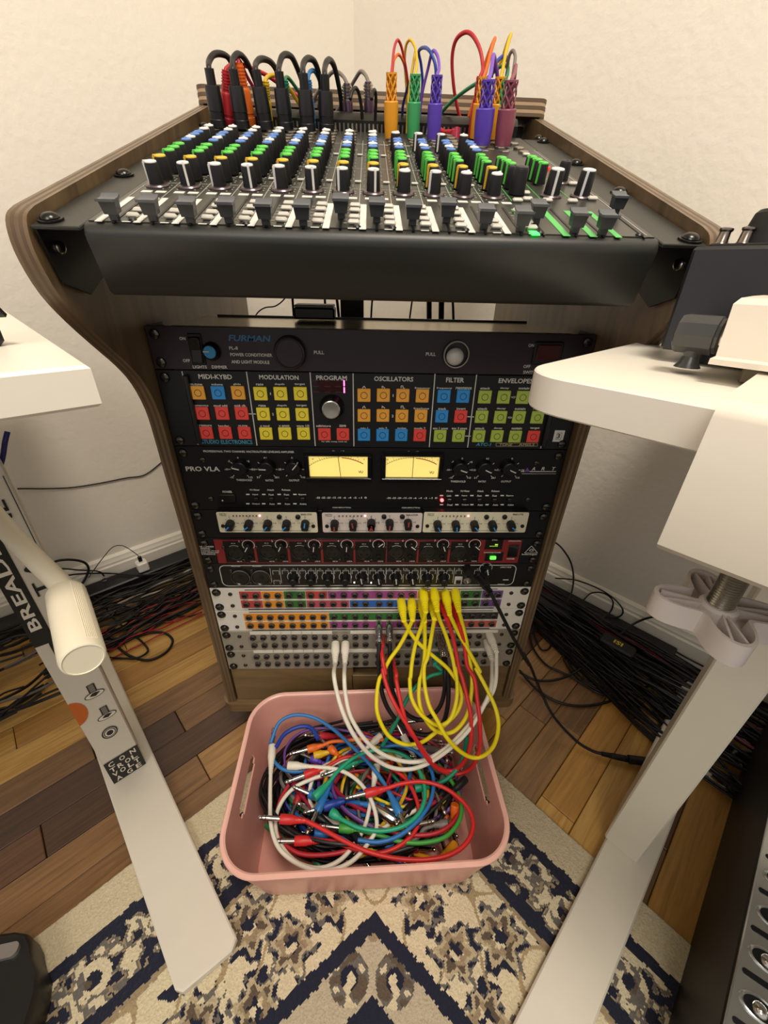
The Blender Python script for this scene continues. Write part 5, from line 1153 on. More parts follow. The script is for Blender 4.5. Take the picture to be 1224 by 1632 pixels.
hang('yellow cable making the narrow inner loop between two upper row plugs', 'yellow2', (412, 182), (430, 330), [(B6, [(400, 430), (360, 550), (335, 680), (325, 780)]), (Qc, [(250, 160), (262, 290), (320, 400), (400, 470), (480, 500), (555, 450), (596, 330), (606, 200), (590, 60)]), (B6, [(640, 770), (615, 640), (570, 490), (530, 390)])], (510, 322), (487, 182), k=1.0)
hang('yellow cable hanging almost straight from the lower socket row', 'yellow2', (400, 262), (422, 400), [(B6, [(425, 520), (420, 660), (400, 770)]), (Qc, [(325, 160), (318, 290), (345, 410), (420, 520), (510, 560), (600, 530), (680, 420), (712, 260), (715, 120), (700, 20)]), (B6, [(742, 740), (725, 590), (690, 430)])], (662, 325), (635, 185), k=.95)
hang('yellow cable making the lowest loop at the right, over the bin rim', 'yellow2', (478, 258), (490, 382), [(B6, [(470, 500), (445, 640)]), (Qc, [(358, 60), (362, 200), (395, 350), (455, 460), (520, 580), (610, 680), (710, 738), (800, 728), (880, 650), (915, 510), (893, 370), (820, 210), (745, 70)]), (B6, [(810, 750), (735, 610), (655, 470)])], (598, 350), (565, 190), k=1.12)
hang('red cable hanging left of its twin from the right half of the patchbays', 'red2', (545, 262), (582, 385), [(B6, [(612, 480), (640, 600), (665, 730)]), (Qc, [(640, 130), (680, 290), (710, 450), (705, 640), (650, 780), (560, 842), (440, 800), (335, 660), (240, 520), (190, 360), (150, 170)]), (B6, [(225, 760)])], (205, 690), (178, 640), k=1.06)
hang('red cable hanging right of its twin from the right half of the patchbays', 'red2', (620, 262), (665, 420), [(B6, [(700, 560), (718, 700)]), (Qc, [(735, 150), (755, 300), (775, 470), (772, 680), (710, 820), (600, 865), (470, 830), (360, 720), (270, 560), (170, 400), (90, 240), (45, 80)]), (B6, [(150, 760), (130, 660)])], (122, 580), (112, 500), k=1.08)
hang('black cable with metal plugs making the larger black loop', 'black', (104, 402), (106, 548), [(B6, [(104, 620), (102, 720)]), (Qc, [(22, 100), (38, 240), (80, 360), (150, 460), (240, 530), (340, 568), (430, 555), (500, 480), (535, 350), (540, 180), (530, 70)])], (553, 650), (520, 480), k=.7, style='metal', pr=.0056, pr2=.004, r=.0034)
hang('black cable with metal plugs making the smaller black loop', 'black', (176, 402), (180, 545), [(B6, [(181, 620), (185, 720)]), (Qc, [(105, 100), (118, 230), (170, 350), (250, 430), (330, 458), (410, 430), (480, 350), (512, 230), (515, 110)])], (566, 652), (548, 482), k=.6, style='metal', pr=.0056, pr2=.004, r=.0034)
W = crop(360, 1060, 2.661)
def hangw(lab, jA, tA, pts, tB, jB, k):
    A, TA = at_y(*B5(*jA), -.0045), at_y(*B5(*tA), -.045); P = [TA]
    for p in pts: px, py = W(*p); P.append(at_y(px, py, ydep(py, k)))
    TB, JB = at_y(*B6(*tB), -.045), at_y(*B6(*jB), -.0045); P.append(TB)
    o, PP = cable(lab, RBM['white'], P, .0031, 7, name='patch_cable'); plug(o, 'patch', A, TA, RBM['white'], .0068, .004); plug(o, 'patch', JB, TB, RBM['white'], .0068, .004)
hangw('white cable hanging from the lower grey patchbay, left of its white twin', (938, 545), (936, 690), [(458, 40), (472, 120), (500, 210), (545, 300), (610, 380), (690, 430), (770, 442), (850, 420), (940, 362), (1030, 275), (1095, 170), (1125, 90)], (893, 668), (855, 535), 1.05)
hangw('white cable hanging from the lower grey patchbay, right of its white twin', (1008, 545), (1004, 690), [(502, 50), (508, 130), (530, 220), (585, 310), (655, 372), (740, 405), (820, 408), (900, 375), (990, 300), (1080, 190), (1140, 90)], (923, 612), (872, 485), 1.0)
o = hang('teal cable arching behind the yellow loops down into the bin', 'teal', (508, 640), (498, 700), [(Qc, [(490, 100, -.06), (400, 130, -.065), (300, 205, -.075), (225, 310, -.09), (165, 440, -.10), (100, 560, -.11), (45, 650, -.115)])], None, None, k=.8)
# headphone lead running to the floor
P = [at_y(*B6(880, 190), -.045), at_y(*B6(935, 300), -.05), at_y(*B6(1000, 430), -.05), at_y(*B6(1060, 545), -.045), at_y(*B6(1150, 700), -.04)]
D1 = crop(780, 880, 3.138)
for x, y, z in ((130, 440, .19), (200, 560, .135), (250, 680, .085), (320, 820, .045), (430, 940, .016), (510, 992, .008), (560, 1008, .009)): P.append(at_z(*D1(x, y), z))
o, PP = cable('long black headphone lead running from the audio interface down to the right', m_cb, P, .0026, 7)
J = at_y(*B6(790, 72), -.0045); plug(o, 'heavy', J, P[0], RBM['black'], .0062, .004)
E1, E2 = at_z(*D1(560, 1008), .011), at_z(*D1(690, 1035), .012); plug(o, 'ribbed', E2, E1, RBM['black'], .0055, .004, name='connector')
E3 = at_z(*D1(790, 1048), .012); mb = MB(); L_ = (E3-E2).length; mb.lathe([(.0058, .0008), (.0074, .002), (.0074, L_), (.005, L_+.001)], E2, E3-E2, 16); obj('inline_socket', mb, RBM['black'], o)

# ================================================================ LEFT DESK
m_dw = mat('desk_white', 'f0e9da', .38, noise=.02); m_leg = mat('powder_white', 'd9d2c2', .4, noise=.03, nscale=20); m_edge2 = mat('desk_edge_white', 'e4dcca', .42)
ZL, ZR = .71, .705
m_spk = None
def slab(pts, z0, z1):
    mb = MB(); mb.prism(pts, (0, 0, z0), UX, VX, (0, 0, z1-z0)); return mb
t = thing('left_desk', 'white desk at the left whose leg carries black lettered stickers', 'desk', uv(-1, .3))
t.name = 'desk'; WM['desk'] = WM.pop('left_desk')
def bevel_slab(name, pts, z0, z1, mt, parent, b=.0012):
    n = len(pts); cx = sum(p[0] for p in pts)/n; cy = sum(p[1] for p in pts)/n
    def ins(d):
        out = []
        for i in range(n):
            p0, p1, p2 = V((*pts[i-1], 0)), V((*pts[i], 0)), V((*pts[(i+1) % n], 0)); e1 = (p1-p0).normalized(); e2 = (p2-p1).normalized()
            n1 = V((-e1.y, e1.x, 0)); n2 = V((-e2.y, e2.x, 0)); m_ = (n1+n2); m_ = m_/max(m_.dot(n1), .3); out.append(p1+m_*d)
        return out
    rings = [(ins(b), z0), (ins(0), z0+b), (ins(0), z1-b), (ins(b), z1)]; mb = MB(); vs = []
    for R_, z in rings: vs += [UX*p.x+VX*p.y+V((0, 0, z)) for p in R_]
    fs = [(j*n+i, j*n+(i+1) % n, (j+1)*n+(i+1) % n, (j+1)*n+i) for j in range(3) for i in range(n)] + [tuple(reversed(range(n))), tuple(range(3*n, 4*n))]
    mb.add(vs, fs); return obj(name, mb, mt, parent, smooth=40)
bevel_slab('tabletop', [(-1.9, -.079), (-.279, -.079), (-.279, .60), (-1.9, .60)], ZL-.0225, ZL, m_dw, t, .0018)
lz0, lz1 = .0225, ZL-.0235
mb = MB(); mb.boxf(uv(-.3625, .240, (lz0+lz1)/2), UX*.050, VX*.084, (0, 0, lz1-lz0), .002); colm = obj('column', mb, m_leg, t)
mb = MB(); mb.boxf(uv(-.365, .26, ZL-.0335), UX*.07, VX*.56, (0, 0, .02), .002); mb.boxf(uv(-1.1, .24, ZL-.055), UX*1.4, VX*.05, (0, 0, .05), .003); obj('top_frame', mb, m_leg, t)
mb = MB(); mb.lathe([(.05, 0), (.05, .006), (.03, .010)], uv(-.36, .03, ZL-.0235), (0, 0, -1), 24); obj('frame_bracket', mb, m_leg, t)
fp = [(-.397, .62), (-.397, -.098), (-.391, -.106), (-.334, -.113), (-.324, -.106), (-.324, .62)]
bevel_slab('foot', list(fp), .0095, .0225, mat('foot_white', 'dcd5c6', .42, noise=.04, nscale=25), t, .002)
# decals on the column (front face v = .198)
VF = .1975
def pv(px, py): return at_plane(px, py, VX, VF)
def dec(name, pts, mt, parent, k=1):
    mb = MB(); mb.poly([p - VX*.00025*k for p in pts]); return obj(name, mb, mt, parent, smooth=0)
m_dk = mat('decal_black', '11110f', .45); m_dww = mat('decal_white', 'e6e0d0', .45)
def cu(u, z): return UX*u + VX*VF + V((0, 0, z))
zb0 = pv(55, 1033).z; zb1 = pv(110, 1078).z
dec('black_band', [cu(-.3873, zb0), cu(-.3873, .64), cu(-.3665, .64), cu(-.3665, zb0+.012), cu(-.3640, zb0+.010), cu(-.3625, zb0), cu(-.3625, zb1+.010), cu(-.366, zb1+.010), cu(-.367, zb0-.002)][:9], m_dk, colm)
dec('black_tab', [cu(-.3725, zb0+.014), cu(-.349, zb0+.014), cu(-.349, zb1), cu(-.366, zb1), cu(-.3715, zb1+.004), cu(-.3735, zb1+.012), cu(-.3740, zb0-.006)], m_dk, colm, 1.3)
c0 = pv(63, 1002); c1_ = pv(8, 880)
mb = MB(); text(mb, 'BREADBOARD', cu(-.3775, (c0.z+.60)/2), (0, 0, 1), -UX, .0115, .60-c0.z)
mb.v = [p - VX*.0008 for p in mb.v]; obj('lettering', mb, m_dww, colm, smooth=0)
mb = MB(); za, zb_ = pv(66, 935).z, pv(50, 905).z; text(mb, 'T A', cu(-.3555, (za+zb_)/2), (0, 0, 1), -UX, .0125, .052); text(mb, 'TIME', cu(-.3555, pv(30, 845).z+.006), (0, 0, 1), -UX, .0125, .066)
mb.v = [p - VX*.0008 for p in mb.v]; obj('lettering', mb, m_dk, colm, smooth=0)
mb = MB(); mb.boxf(cu(-.3415, .50)-VX*.0004, UX*.0008, VX*.0004, (0, 0, .13)); obj('sticker_edge', mb, m_dk, colm)
# screws, ring, orange dot, CONTROL VOLTAGE sticker
for qx, qy in ((150, 1105), (170, 1139)):
    c = pv(qx, qy); u0, z0 = c.dot(UX), c.z; g = math.radians(-8)
    def q2(a, b, u0=u0, z0=z0): return cu(u0+a, z0+b)
    ob = [q2(-.0095+.0000, -.004), q2(-.004, -.0075), (q2(.004, -.0075)), q2(.0095, -.004), q2(.0095, -.001), q2(.004, .003), q2(-.004, .003), q2(-.0095, -.001)]
    dec('screw_drawing', [q2(-.0048, .001), q2(-.0048, .019), q2(.0048, .019), q2(.0048, .001)], m_dk, colm, 1.1)
    dec('screw_drawing', [q2(-.0032, .001), q2(-.0032, .018), q2(.0032, .018), q2(.0032, .001)], mat('decal_grey', '77736a', .5), colm, 1.6)
    dec('screw_drawing', [q2(.0125*math.cos(i*PI/8), -.002+.0062*math.sin(i*PI/8)) for i in range(16)], m_dk, colm, 2.0)
    dec('screw_drawing', [q2(.0112*math.cos(i*PI/8), -.002+.0050*math.sin(i*PI/8)) for i in range(16)], m_dww, colm, 2.5)
    dec('screw_drawing', [q2(-.0065, -.002), q2(.0005, -.0052), q2(.0075, -.0005), q2(.002, .0022), q2(-.002, .0022)], m_dk, colm, 3.0)
c = pv(175, 1167); u0, z0 = c.dot(UX), c.z
for r_, m_, k in ((.0105, m_dk, 1), (.0085, m_dww, 1.5), (.0078, m_dk, 2), (.0064, m_dww, 2.5), (.0045, m_dk, 3)):
    dec('washer_drawing', [cu(u0+r_*math.cos(i*PI/12), z0+r_*1.15*math.sin(i*PI/12)) for i in range(24)], m_, colm, k)
c = pv(119, 1140); u0, z0 = -.3875, c.z
dec('orange_dot', [cu(u0, z0+.024)]+[cu(u0+.016*math.cos(a), z0+.024*math.sin(a)) for a in [math.radians(80-20*i) for i in range(9)]]+[cu(u0, z0-.024)], mat('decal_orange', 'c8641c', .5), colm)
s0, s1, s2, s3 = pv(166, 1223), pv(219, 1181), pv(232, 1213), pv(183, 1253)
ua, ub = -.3868, -.3382; zt_, zb_ = (s0.z+s1.z)/2, (s2.z+s3.z)/2
st = dec('black_sticker', [cu(ua, zb_), cu(ub, zb_), cu(ub, zt_), cu(ua, zt_)], m_dk, colm, 1.5)
mb = MB(); H = (zt_-zb_)
for i, (row) in enumerate(((('C', .18), ('O', .50), ('N', .82)), (('T', .16), ('R', .38), ('O', .60), ('L', .80)), (('V', .16), ('O', .38), ('L', .62), ('T', .82)), (('A', .20), ('G', .52), ('E', .80)))):
    for ch, f in row: text(mb, ch, cu(ua+(ub-ua)*f, zt_-H*(.15+.235*i)), UX, (0, 0, 1), H*.19, .0078)
mb.v = [p-VX*.0009 for p in mb.v]; obj('lettering', mb, m_dww, st, smooth=0)
# crank
m_crk = mat('crank_white', 'e9e0c8', .42, noise=.03)
G0, G1 = at_d(105, 945, .315), at_d(133, 1052, .262); d = (G1-G0).normalized(); Lg = (G1-G0).length
t2 = thing('desk_crank', 'white bent desk crank handle with ribbed grip in front of the left desk leg', 'crank', G0)
P = spline([at_d(-120, 715, .40), at_d(-60, 760, .372), at_d(0, 832, .347), at_d(55, 890, .33), at_d(95, 930, .32), G0+d*.004], 6)
mb = MB(); mb.tube(P, .0078, 14); obj('bent_rod', mb, m_crk, t2, smooth=60)
mb = MB(); mb.lathe([(.007, -.001), (.0108, .0), (.0128, .003), (.0131, Lg*.3), (.0130, Lg-.003), (.0122, Lg-.0005), (.0112, Lg), (.0109, Lg-.0006), (.001, Lg-.0006)], G0, d, 32); g = obj('grip', mb, m_crk, t2, smooth=40)
s1_ = (CAM-G0).normalized(); s1_ = (s1_-d*s1_.dot(d)).normalized(); s2_ = d.cross(s1_)
for k in range(7):
    an = .35+k*.085; n_ = s1_*math.cos(an)+s2_*math.sin(an); n2_ = s1_*math.cos(-an)+s2_*math.sin(-an)
    mb = MB(); mb.cyl(G0+n2_*.01300+d*.006, G0+n2_*.01295+d*(Lg-.006), .00045, seg=5); obj('grip_rib', mb, m_crk, g)

# ================================================================ RIGHT DESK
t = thing('desk', 'white desk at the right with a rounded corner, overlapping the front of the rack', 'desk', uv(.3, -.9))
rp = [(.60, -.222), (-.046, -.216)]
for i in range(7): a = math.radians(90+15*i); rp.append((-.045+.033*math.cos(a), -.249+.033*math.sin(a)))
rp = [(.60, -.218)] + rp[2:] + [(-.078, -1.5), (.60, -1.5)]
bevel_slab('tabletop', rp, ZR-.0225, ZR, m_dw, t, .001)
mb = MB(); mb.boxf(uv(.175, -.4055, (.0225+ZR-.0235)/2), UX*.084, VX*.047, (0, 0, ZR-.0235-.0225), .002); obj('column', mb, m_leg, t)
fp2 = [(-.30, -.385), (-.30, -.449), (.56, -.449), (.56, -.385)]
bevel_slab('foot', fp2, .0095, .0225, MATS['foot_white'], t, .002)
mb = MB(); mb.boxf(uv(.23, -.405, ZR-.034), UX*.5, VX*.06, (0, 0, .02), .002); obj('top_frame', mb, m_leg, t)
# steel desk clamp with star knob
m_cl = mat('clamp_white', 'e2d9c8', .36, noise=.02); m_lav = mat('star_knob_plastic', 'cfc5c0', .4)
t = thing('desk_clamp', 'white clamp gripping the right desk edge, tightened by a star shaped hand knob', 'clamp', uv(-.1, -.4, .65))
zlo, zhi = .809-.17+.0, ZR+.0065
prof_c = [(-.105, .638+.004), (-.105, ZR+.002), (-.103, ZR+.0055), (-.098, ZR+.0085), (.0, ZR+.0085), (.0, ZR+.0008), (-.0785, ZR+.0008), (-.0785, .650), (-.0, .650), (-.0, .638), (-.101, .638)]
mb = MB(); mb.prism(prof_c, VX*-.326, UX, (0, 0, 1), VX*-.13); obj('bracket', mb, m_cl, t, smooth=30)
sc = at_d(1163, 935, .245); su, sv = sc.dot(UX), sc.dot(VX)
base = uv(su, sv); kz = at_d(1145, 1002, .245).z
mb = MB(); pf = []; z_ = kz-.004; 
while z_ < .640: pf += [(.0066, z_), (.0074, z_+.0009)]; z_ += .0018
mb.lathe(pf, base, (0, 0, 1), 18); obj('threaded_rod', mb, mat('zinc', '9a968c', .3, 1), t, smooth=25)
tipA, tipB = at_z(1166, 1030, kz), at_z(1022, 925, kz)
offA = math.atan2(tipA.y-base.y, tipA.x-base.x); offB = math.atan2(tipB.y-base.y, tipB.x-base.x)
dlt = (offB-offA+PI) % (2*PI)-PI; off = offA
rT = ((tipA-base).xy.length+(tipB-base).xy.length)/2; print('star', rT, math.degrees(offA), math.degrees(offB))
rT = min(max(rT, .036), .055)
def star(th, k=1.0, off=0):
    ct = abs(math.cos(2*(th-off)))
    return (rT*.50 + rT*.50*(ct**1.9))*k
NSt = 72; mb = MB(); vs = []
R_ = [(0, -.0075), (0, .0085), (-.0026, .0085), (-.0032, .0)]
for (ins_, z) in R_:
    for i in range(NSt):
        th = 2*PI*i/NSt; rr = star(th, 1, off)+ins_; vs.append(base+V((rr*math.cos(th), rr*math.sin(th), kz+z)))
mb.add(vs, [(j*NSt+i, j*NSt+(i+1) % NSt, (j+1)*NSt+(i+1) % NSt, (j+1)*NSt+i) for j in range(3) for i in range(NSt)] + [tuple(reversed(range(NSt))), tuple(3*NSt+i for i in range(NSt))])
sk = obj('star_knob', mb, m_lav, t, smooth=35)
mb = MB(); mb.lathe([(.0115, 0), (.0105, .011), (.0085, .0125), (.0075, .0125)], base+V((0, 0, kz-.004)), (0, 0, 1), 20); obj('hub', mb, m_lav, sk)
for i in range(4):
    for s_ in (-1, 1):
        th = off+i*PI/2+s_*.12; e = V((math.cos(th), math.sin(th), 0)); mb = MB(); mb.boxf(base+e*rT*.55+V((0, 0, kz+.0035)), e*rT*.62, e.cross(V((0, 0, 1)))*.0014, (0, 0, .008)); obj('rib', mb, m_lav, sk)
# white tapered arm base on the clamp
A = at_plane(1128, 580, UX, -.02); B_ = at_plane(1174, 471, UX, -.012)
t = thing('mounting_post', 'tapered white mounting block standing above the clamp on the right desk', 'mount', A)
mb = MB(); zA = max(A.z, ZR+.010); v0, v1 = A.dot(VX), B_.dot(VX); zt3 = B_.z; vs = []
for (du, dv, z) in ((0, 0, zA), (0, 0, zA+.003), (.004, -.0015, zA+.004), (.008, v1-v0, zt3-.004), (.011, v1-v0-.002, zt3-.001), (.016, v1-v0-.006, zt3)):
    for cu_, cv_, sx, sy in ((-.02, v0, 1, 1), (.045, v0, -1, 1), (.045, v0-.12, -1, -1), (-.02, v0-.12, 1, -1)): vs.append(uv(cu_+sx*du, cv_+sy*(dv if sy > 0 else dv), z))
mb.add(vs, [(j*4+(i+1) % 4, j*4+i, (j+1)*4+i, (j+1)*4+(i+1) % 4) for j in range(5) for i in range(4)] + [(0, 1, 2, 3), (23, 22, 21, 20)]); obj('block', mb, m_cl, t, smooth=30)
mb = MB(); mb.boxf(uv(.0125, v0-.06, (ZR+.0012+zA)/2), UX*.045, VX*.09, (0, 0, zA-ZR-.0012-.0002), .001); obj('foot_plate', mb, mat('bronze_plate', '5a5240', .4, .6), t)
K0, K1 = at_plane(1080, 530, UX, .003), at_plane(1158, 537, UX, .003)
mb = MB(); d = (K1-K0); Lk = d.length; mb.lathe([(.0085, 0), (.0105, .001), (.0112, .003), (.0112, Lk*.82), (.0100, Lk*.84), (.0100, Lk*.9), (.0085, Lk*.92)], K0, d, 10); mb.lathe([(.007, -.006), (.0045, -.0125), (.0058, -.0165), (.0075, -.019)], K0+d*.45, (0, 0, 1), 14); kk = obj('wing_knob', mb, mat('knob_dark_grey', '3c3d3d', .3), t, smooth=30)
mb = MB(); mb.lathe([(.0062, Lk*.9), (.0062, Lk*1.2)], K0, d, 8); obj('shaft', mb, m_chr, kk)
# black case behind
A = at_z(1050, 556, ZR+.008); cu0, cv0 = A.dot(UX), A.dot(VX)
t = thing('equipment_case', 'black metal equipment case lying on the right desk behind the white block', 'case', A)
H_ = .0625; mb = MB(); mb.boxf(uv(cu0+.11, cv0-.17, ZR+.008+H_/2), UX*.22, VX*.34, (0, 0, H_), .002); obj('case_body', mb, mat('case_black', '1d1f1e', .38), t)
for a_, b_ in ((.02, -.03), (.02, -.30), (.20, -.03), (.20, -.30)): mb = MB(); mb.lathe([(.008, 0), (.007, .0075)], uv(cu0+a_, cv0+b_, ZR), (0, 0, 1), 14); obj('rubber_foot', mb, m_rub, t)
zc_ = ZR+.008+H_
mb = MB(); mb.boxf(uv(cu0+.02, cv0-.17, zc_+.001), UX*.01, VX*.33, (0, 0, .0022), .0006); obj('top_rail', mb, m_blks, t)
for px_ in (1147, 1182):
    A = at_plane(px_, 392, UX, cu0+.02); mb = MB(); c_ = V((A.x, A.y, zc_))
    mb.lathe([(.0042, .002), (.0036, .003), (.0032, .0085), (.0040, .0095), (.0040, .0105), (.0028, .011)], c_, (0.08, 0, 1), 12); obj('metal_toggle', mb, mat('bronze_chrome', '8a8078', .25, 1), t)
A = at_plane(1212, 392, UX, cu0+.03); c_ = V((A.x+.004, A.y, zc_)); mb = MB(); mb.lathe([(.0155, .0005), (.015, .008), (.0125, .0185), (.0105, .0205), (.004, .021)], c_, (0, 0, 1), 24); tag(obj('speaker_knob', mb, m_rub, at=c_, smooth=30), 'dark tapered rubber knob on top of the black case at the right edge', 'knob').name = 'rubber_knob'

# ================================================================ BLACK CASE WITH SLOTTED CHROME RAIL, LOWER RIGHT
t = thing('slotted_case', 'black floor standing case with slotted chrome rail at the lower right corner', 'case', uv(.0, -.6))
ZC = .166
mb = MB(); mb.boxf(uv(.21, -.66, ZC/2+.0005), UX*.56, VX*.30, (0, 0, ZC-.001), .002); obj('case_body', mb, mat('case_brown_black', '17130f', .5), t)
m_sil = mat('chrome_rail', 'd8dcdc', .2, .9)
mb = MB(); mb.boxf(uv(.21, -.575, ZC+.0025), UX*.55, VX*.128, (0, 0, .004), .001); rl = obj('rail', mb, m_sil, t)
slot = MB(); slot.lathe([(.0078, 0), (.0078, .0004)], (0, 0, 0), (0, 0, 1), 20, sx=1.7); SLm = slot.mesh('slot', mat('slot_black', '0c1014', .4))
dome = MB(); dome.lathe([(.0066, .0005), (.0058, .003), (.0036, .0050), (.0010, .0058)], (0, 0, 0), (0, 0, 1), 16); DM = dome.mesh('dome_screw', m_chr)
dg = MB(); dg.prism(rrect(.026, .0056, .0026, 3), (0, 0, 0), (1, 0, 0), (0, 1, 0), (0, 0, .0004)); DG = dg.mesh('diagonal_slot', MATS['slot_black'])
rim_ = MB(); vs = []
for rr, z in ((.0102, 0), (.0098, .0014), (.0088, .0018), (.0078, .0006)):
    for i in range(24): a = 2*PI*i/24; vs.append(V((rr*1.62*math.cos(a), rr*math.sin(a), z)))
rim_.add(vs, [(j*24+i, j*24+(i+1) % 24, (j+1)*24+(i+1) % 24, (j+1)*24+i) for j in range(3) for i in range(24)]); RMm = rim_.mesh('slot_rim', m_sil)
inv = WM[t.name].inverted()
Rz = Matrix.Rotation(RA+math.radians(-78), 4, 'Z')
for i in range(11):
    for j in range(2):
        p = uv(-.036+i*.045, -.532-j*.052, ZC+.0046)
        s = inst('slot', SLm, rl, inv @ Matrix.Translation(p) @ Rz); s2 = inst('slot_rim', RMm, rl, inv @ Matrix.Translation(p) @ Rz); inst('dome_screw', DM, rl, inv @ Matrix.Translation(p + UX*-.001) )
        inst('diagonal_slot', DG, rl, inv @ Matrix.Translation(uv(-.036+i*.045+.0225, -.528-j*.052, ZC+.0046)) @ Rz)

# ================================================================ LEFT DESK DEVICE, PEDAL
t = thing('tablet_stand', 'black stand foot and tilted black panel at the left edge on the white desk', 'stand', uv(-.33, .02, ZL))
A = at_z(2, 553, ZL); au, av = A.dot(UX), A.dot(VX)
mb = MB(); mb.boxf(uv(au-.012, av+.010, ZL+.017), UX*.030, VX*.02, (0, 0, .0335), .003); obj('stand_foot', mb, m_rub, t)
B_ = at_plane(13, 497, VX, av); mb = MB(); bu = B_.dot(UX); mb.boxf(uv(bu-.05, av+.004, B_.z+.03)-UX*.018, UX*.1, VX*.012, V((0, 0, .066))-UX*.036, .002)
obj('panel', mb, m_blks, t)
A = at_z(40, 1560, .04); t = thing('foot_pedal', 'black plastic foot pedal with a grey metal bar at the lower left corner', 'pedal', V((A.x, A.y, .0075)))
A1 = at_z(52, 1500, .05); pu, pv_ = A1.dot(UX), A1.dot(VX)
sw = [at_z(x, y, .045) for x, y in ((-60, 1500), (-20, 1494), (28, 1487), (46, 1490), (53, 1505), (57, 1530), (66, 1550), (62, 1590), (48, 1640), (30, 1700), (-60, 1700))]
mb = MB(); n_ = len(sw); c_ = sum(sw, V((0, 0, 0)))/n_; vs = []
for z, k in ((.0076, .90), (.012, .98), (.045, 1.0), (.052, .97), (.055, .90)): vs += [V((c_.x+(p.x-c_.x)*k, c_.y+(p.y-c_.y)*k, z)) for p in sw]
fl = [(j*n_+(i+1) % n_, j*n_+i, (j+1)*n_+i, (j+1)*n_+(i+1) % n_) for j in range(4) for i in range(n_)] + [tuple(range(n_)), tuple(reversed(range(4*n_, 5*n_)))]
mb.add(vs, fl); obj('housing', mb, mat('pedal_black', '141210', .45), t, smooth=30)
b0, b1 = at_z(30, 1512, .058), at_z(-50, 1530, .058); mb = MB(); dd = (b1-b0).normalized(); nn = dd.cross(V((0, 0, 1))); mb.prism([(p[0], p[1]) for p in rrect((b1-b0).length, .0135, .006, 6)], (b0+b1)/2-V((0, 0, .003)), dd, nn, (0, 0, .006)); obj('metal_bar', mb, mat('brushed_grey', 'b3afac', .35, .8), t, smooth=30)

# ================================================================ CABLES ON THE FLOOR
def fl_path(c, L):
    out = []
    for p in L:
        q = at_z(*c(p[0], p[1]), p[2])
        if q.dot(UX) > RW-.026: q = at_plane(*c(p[0], p[1]), UX, RW-.026)
        if q.dot(VX) > LW-.026: q = at_plane(*c(p[0], p[1]), VX, LW-.026)
        out.append(q)
    return out
Z0 = crop(0, 760, 3.825)
# wall cable at the left
cable('single black cable sagging along the left wall between desk leg and cabinet', m_cb, [at_plane(px, py, VX, LW-.004) for px, py in ((-10, 781), (31, 779), (70, 779), (115, 777), (160, 770), (200, 762), (230, 757), (256, 738), (275, 720))], .0016)
mb = MB(); mb.boxf(uv(-.235, LW-.044, .020), UX*.54, VX*.052, (0, 0, .038), .003); t = tag(obj('power_strip', mb, mat('power_strip_black', '16161a', .4), at=uv(-.2, LW-.045, .001)), 'long black power strip lying against the left baseboard', 'power strip')
p = uv(-.177, LW-.048, .0395)
t = thing('usb_charger', 'white cube phone charger standing on the left black power strip', 'charger', p)
mb = MB(); mb.boxf(p+V((0, 0, .0140)), UX*.027, VX*.027, (0, 0, .0278), .003); obj('charger_body', mb, mat('charger_white', 'e8e4da', .35), t)
q = p+V((0, 0, .028))
o, PP = cable('thin black charging cable rising from the white cube charger in an arc', m_cb, [q+V((0, 0, .016)), at_plane(213, 880, VX, LW-.06), at_plane(196, 870, VX, LW-.06), at_plane(180, 872, VX, LW-.07), at_plane(165, 888, VX, LW-.08), at_plane(150, 908, VX, LW-.09), at_z(138, 925, .03)], .0010)
mb = MB(); mb.boxf(q+V((0, 0, .0085)), UX*.009, VX*.006, (0, 0, .0165), .0012); obj('usb_plug', mb, m_blk, o)
LT = [('thick black cable rising in a hump behind the crank grip', ((290, 560, .03), (340, 515, .045), (430, 505, .055), (510, 520, .055), (540, 560, .045), (520, 620, .03), (480, 680, .02)), .0030),
 ('black cable running level behind the crank grip to a small plug', ((290, 570, .04), (380, 560, .042), (480, 568, .04), (560, 572, .038), (610, 580, .034), (635, 605, .03)), .0020),
 ('black cable running along the top of the left power strip', ((300, 640, .03), (420, 600, .042), (560, 588, .044), (700, 590, .045), (850, 600, .044), (980, 580, .043), (1120, 510, .043)), .0022),
 ('black cable forming the big loop on the light floor boards at the left', ((600, 960, .004), (720, 1000, .003), (830, 975, .004), (930, 948, .005), (1010, 955, .004), (1052, 1000, .003), (1010, 1070, .003), (900, 1118, .003), (780, 1085, .004), (700, 1020, .006), (620, 950, .012)), .0028),
 ('black cable folded into a narrow loop beside the big loop at the left', ((640, 790, .02), (700, 870, .010), (800, 950, .009), (880, 1020, .008), (900, 1065, .005), (830, 1105, .006), (720, 1105, .004), (620, 1100, .003)), .0024),
 ('black cable swinging out to the cabinet side at the left', ((500, 700, .03), (620, 760, .03), (760, 790, .022), (900, 815, .014), (1020, 845, .008), (1140, 850, .006), (1230, 825, .006)), .0022),
 ('black cable crossing the left heap toward the cabinet', ((560, 720, .03), (700, 735, .035), (850, 700, .035), (960, 620, .04), (1060, 560, .045), (1160, 520, .045)), .0022)]
for lab, L, r in LT:
    o, PP = cable(lab, m_cb, fl_path(Z0, L), r)
p = fl_path(Z0, ((640, 640, .034),))[0]; mb = MB(); mb.boxf(p, UX*.014, VX*.012, (0, 0, .016), .002); tag(obj('power_plug', mb, m_blk, at=p), 'small black plug on the left power strip beside the white charger', 'plug')
hp = random.Random(31)
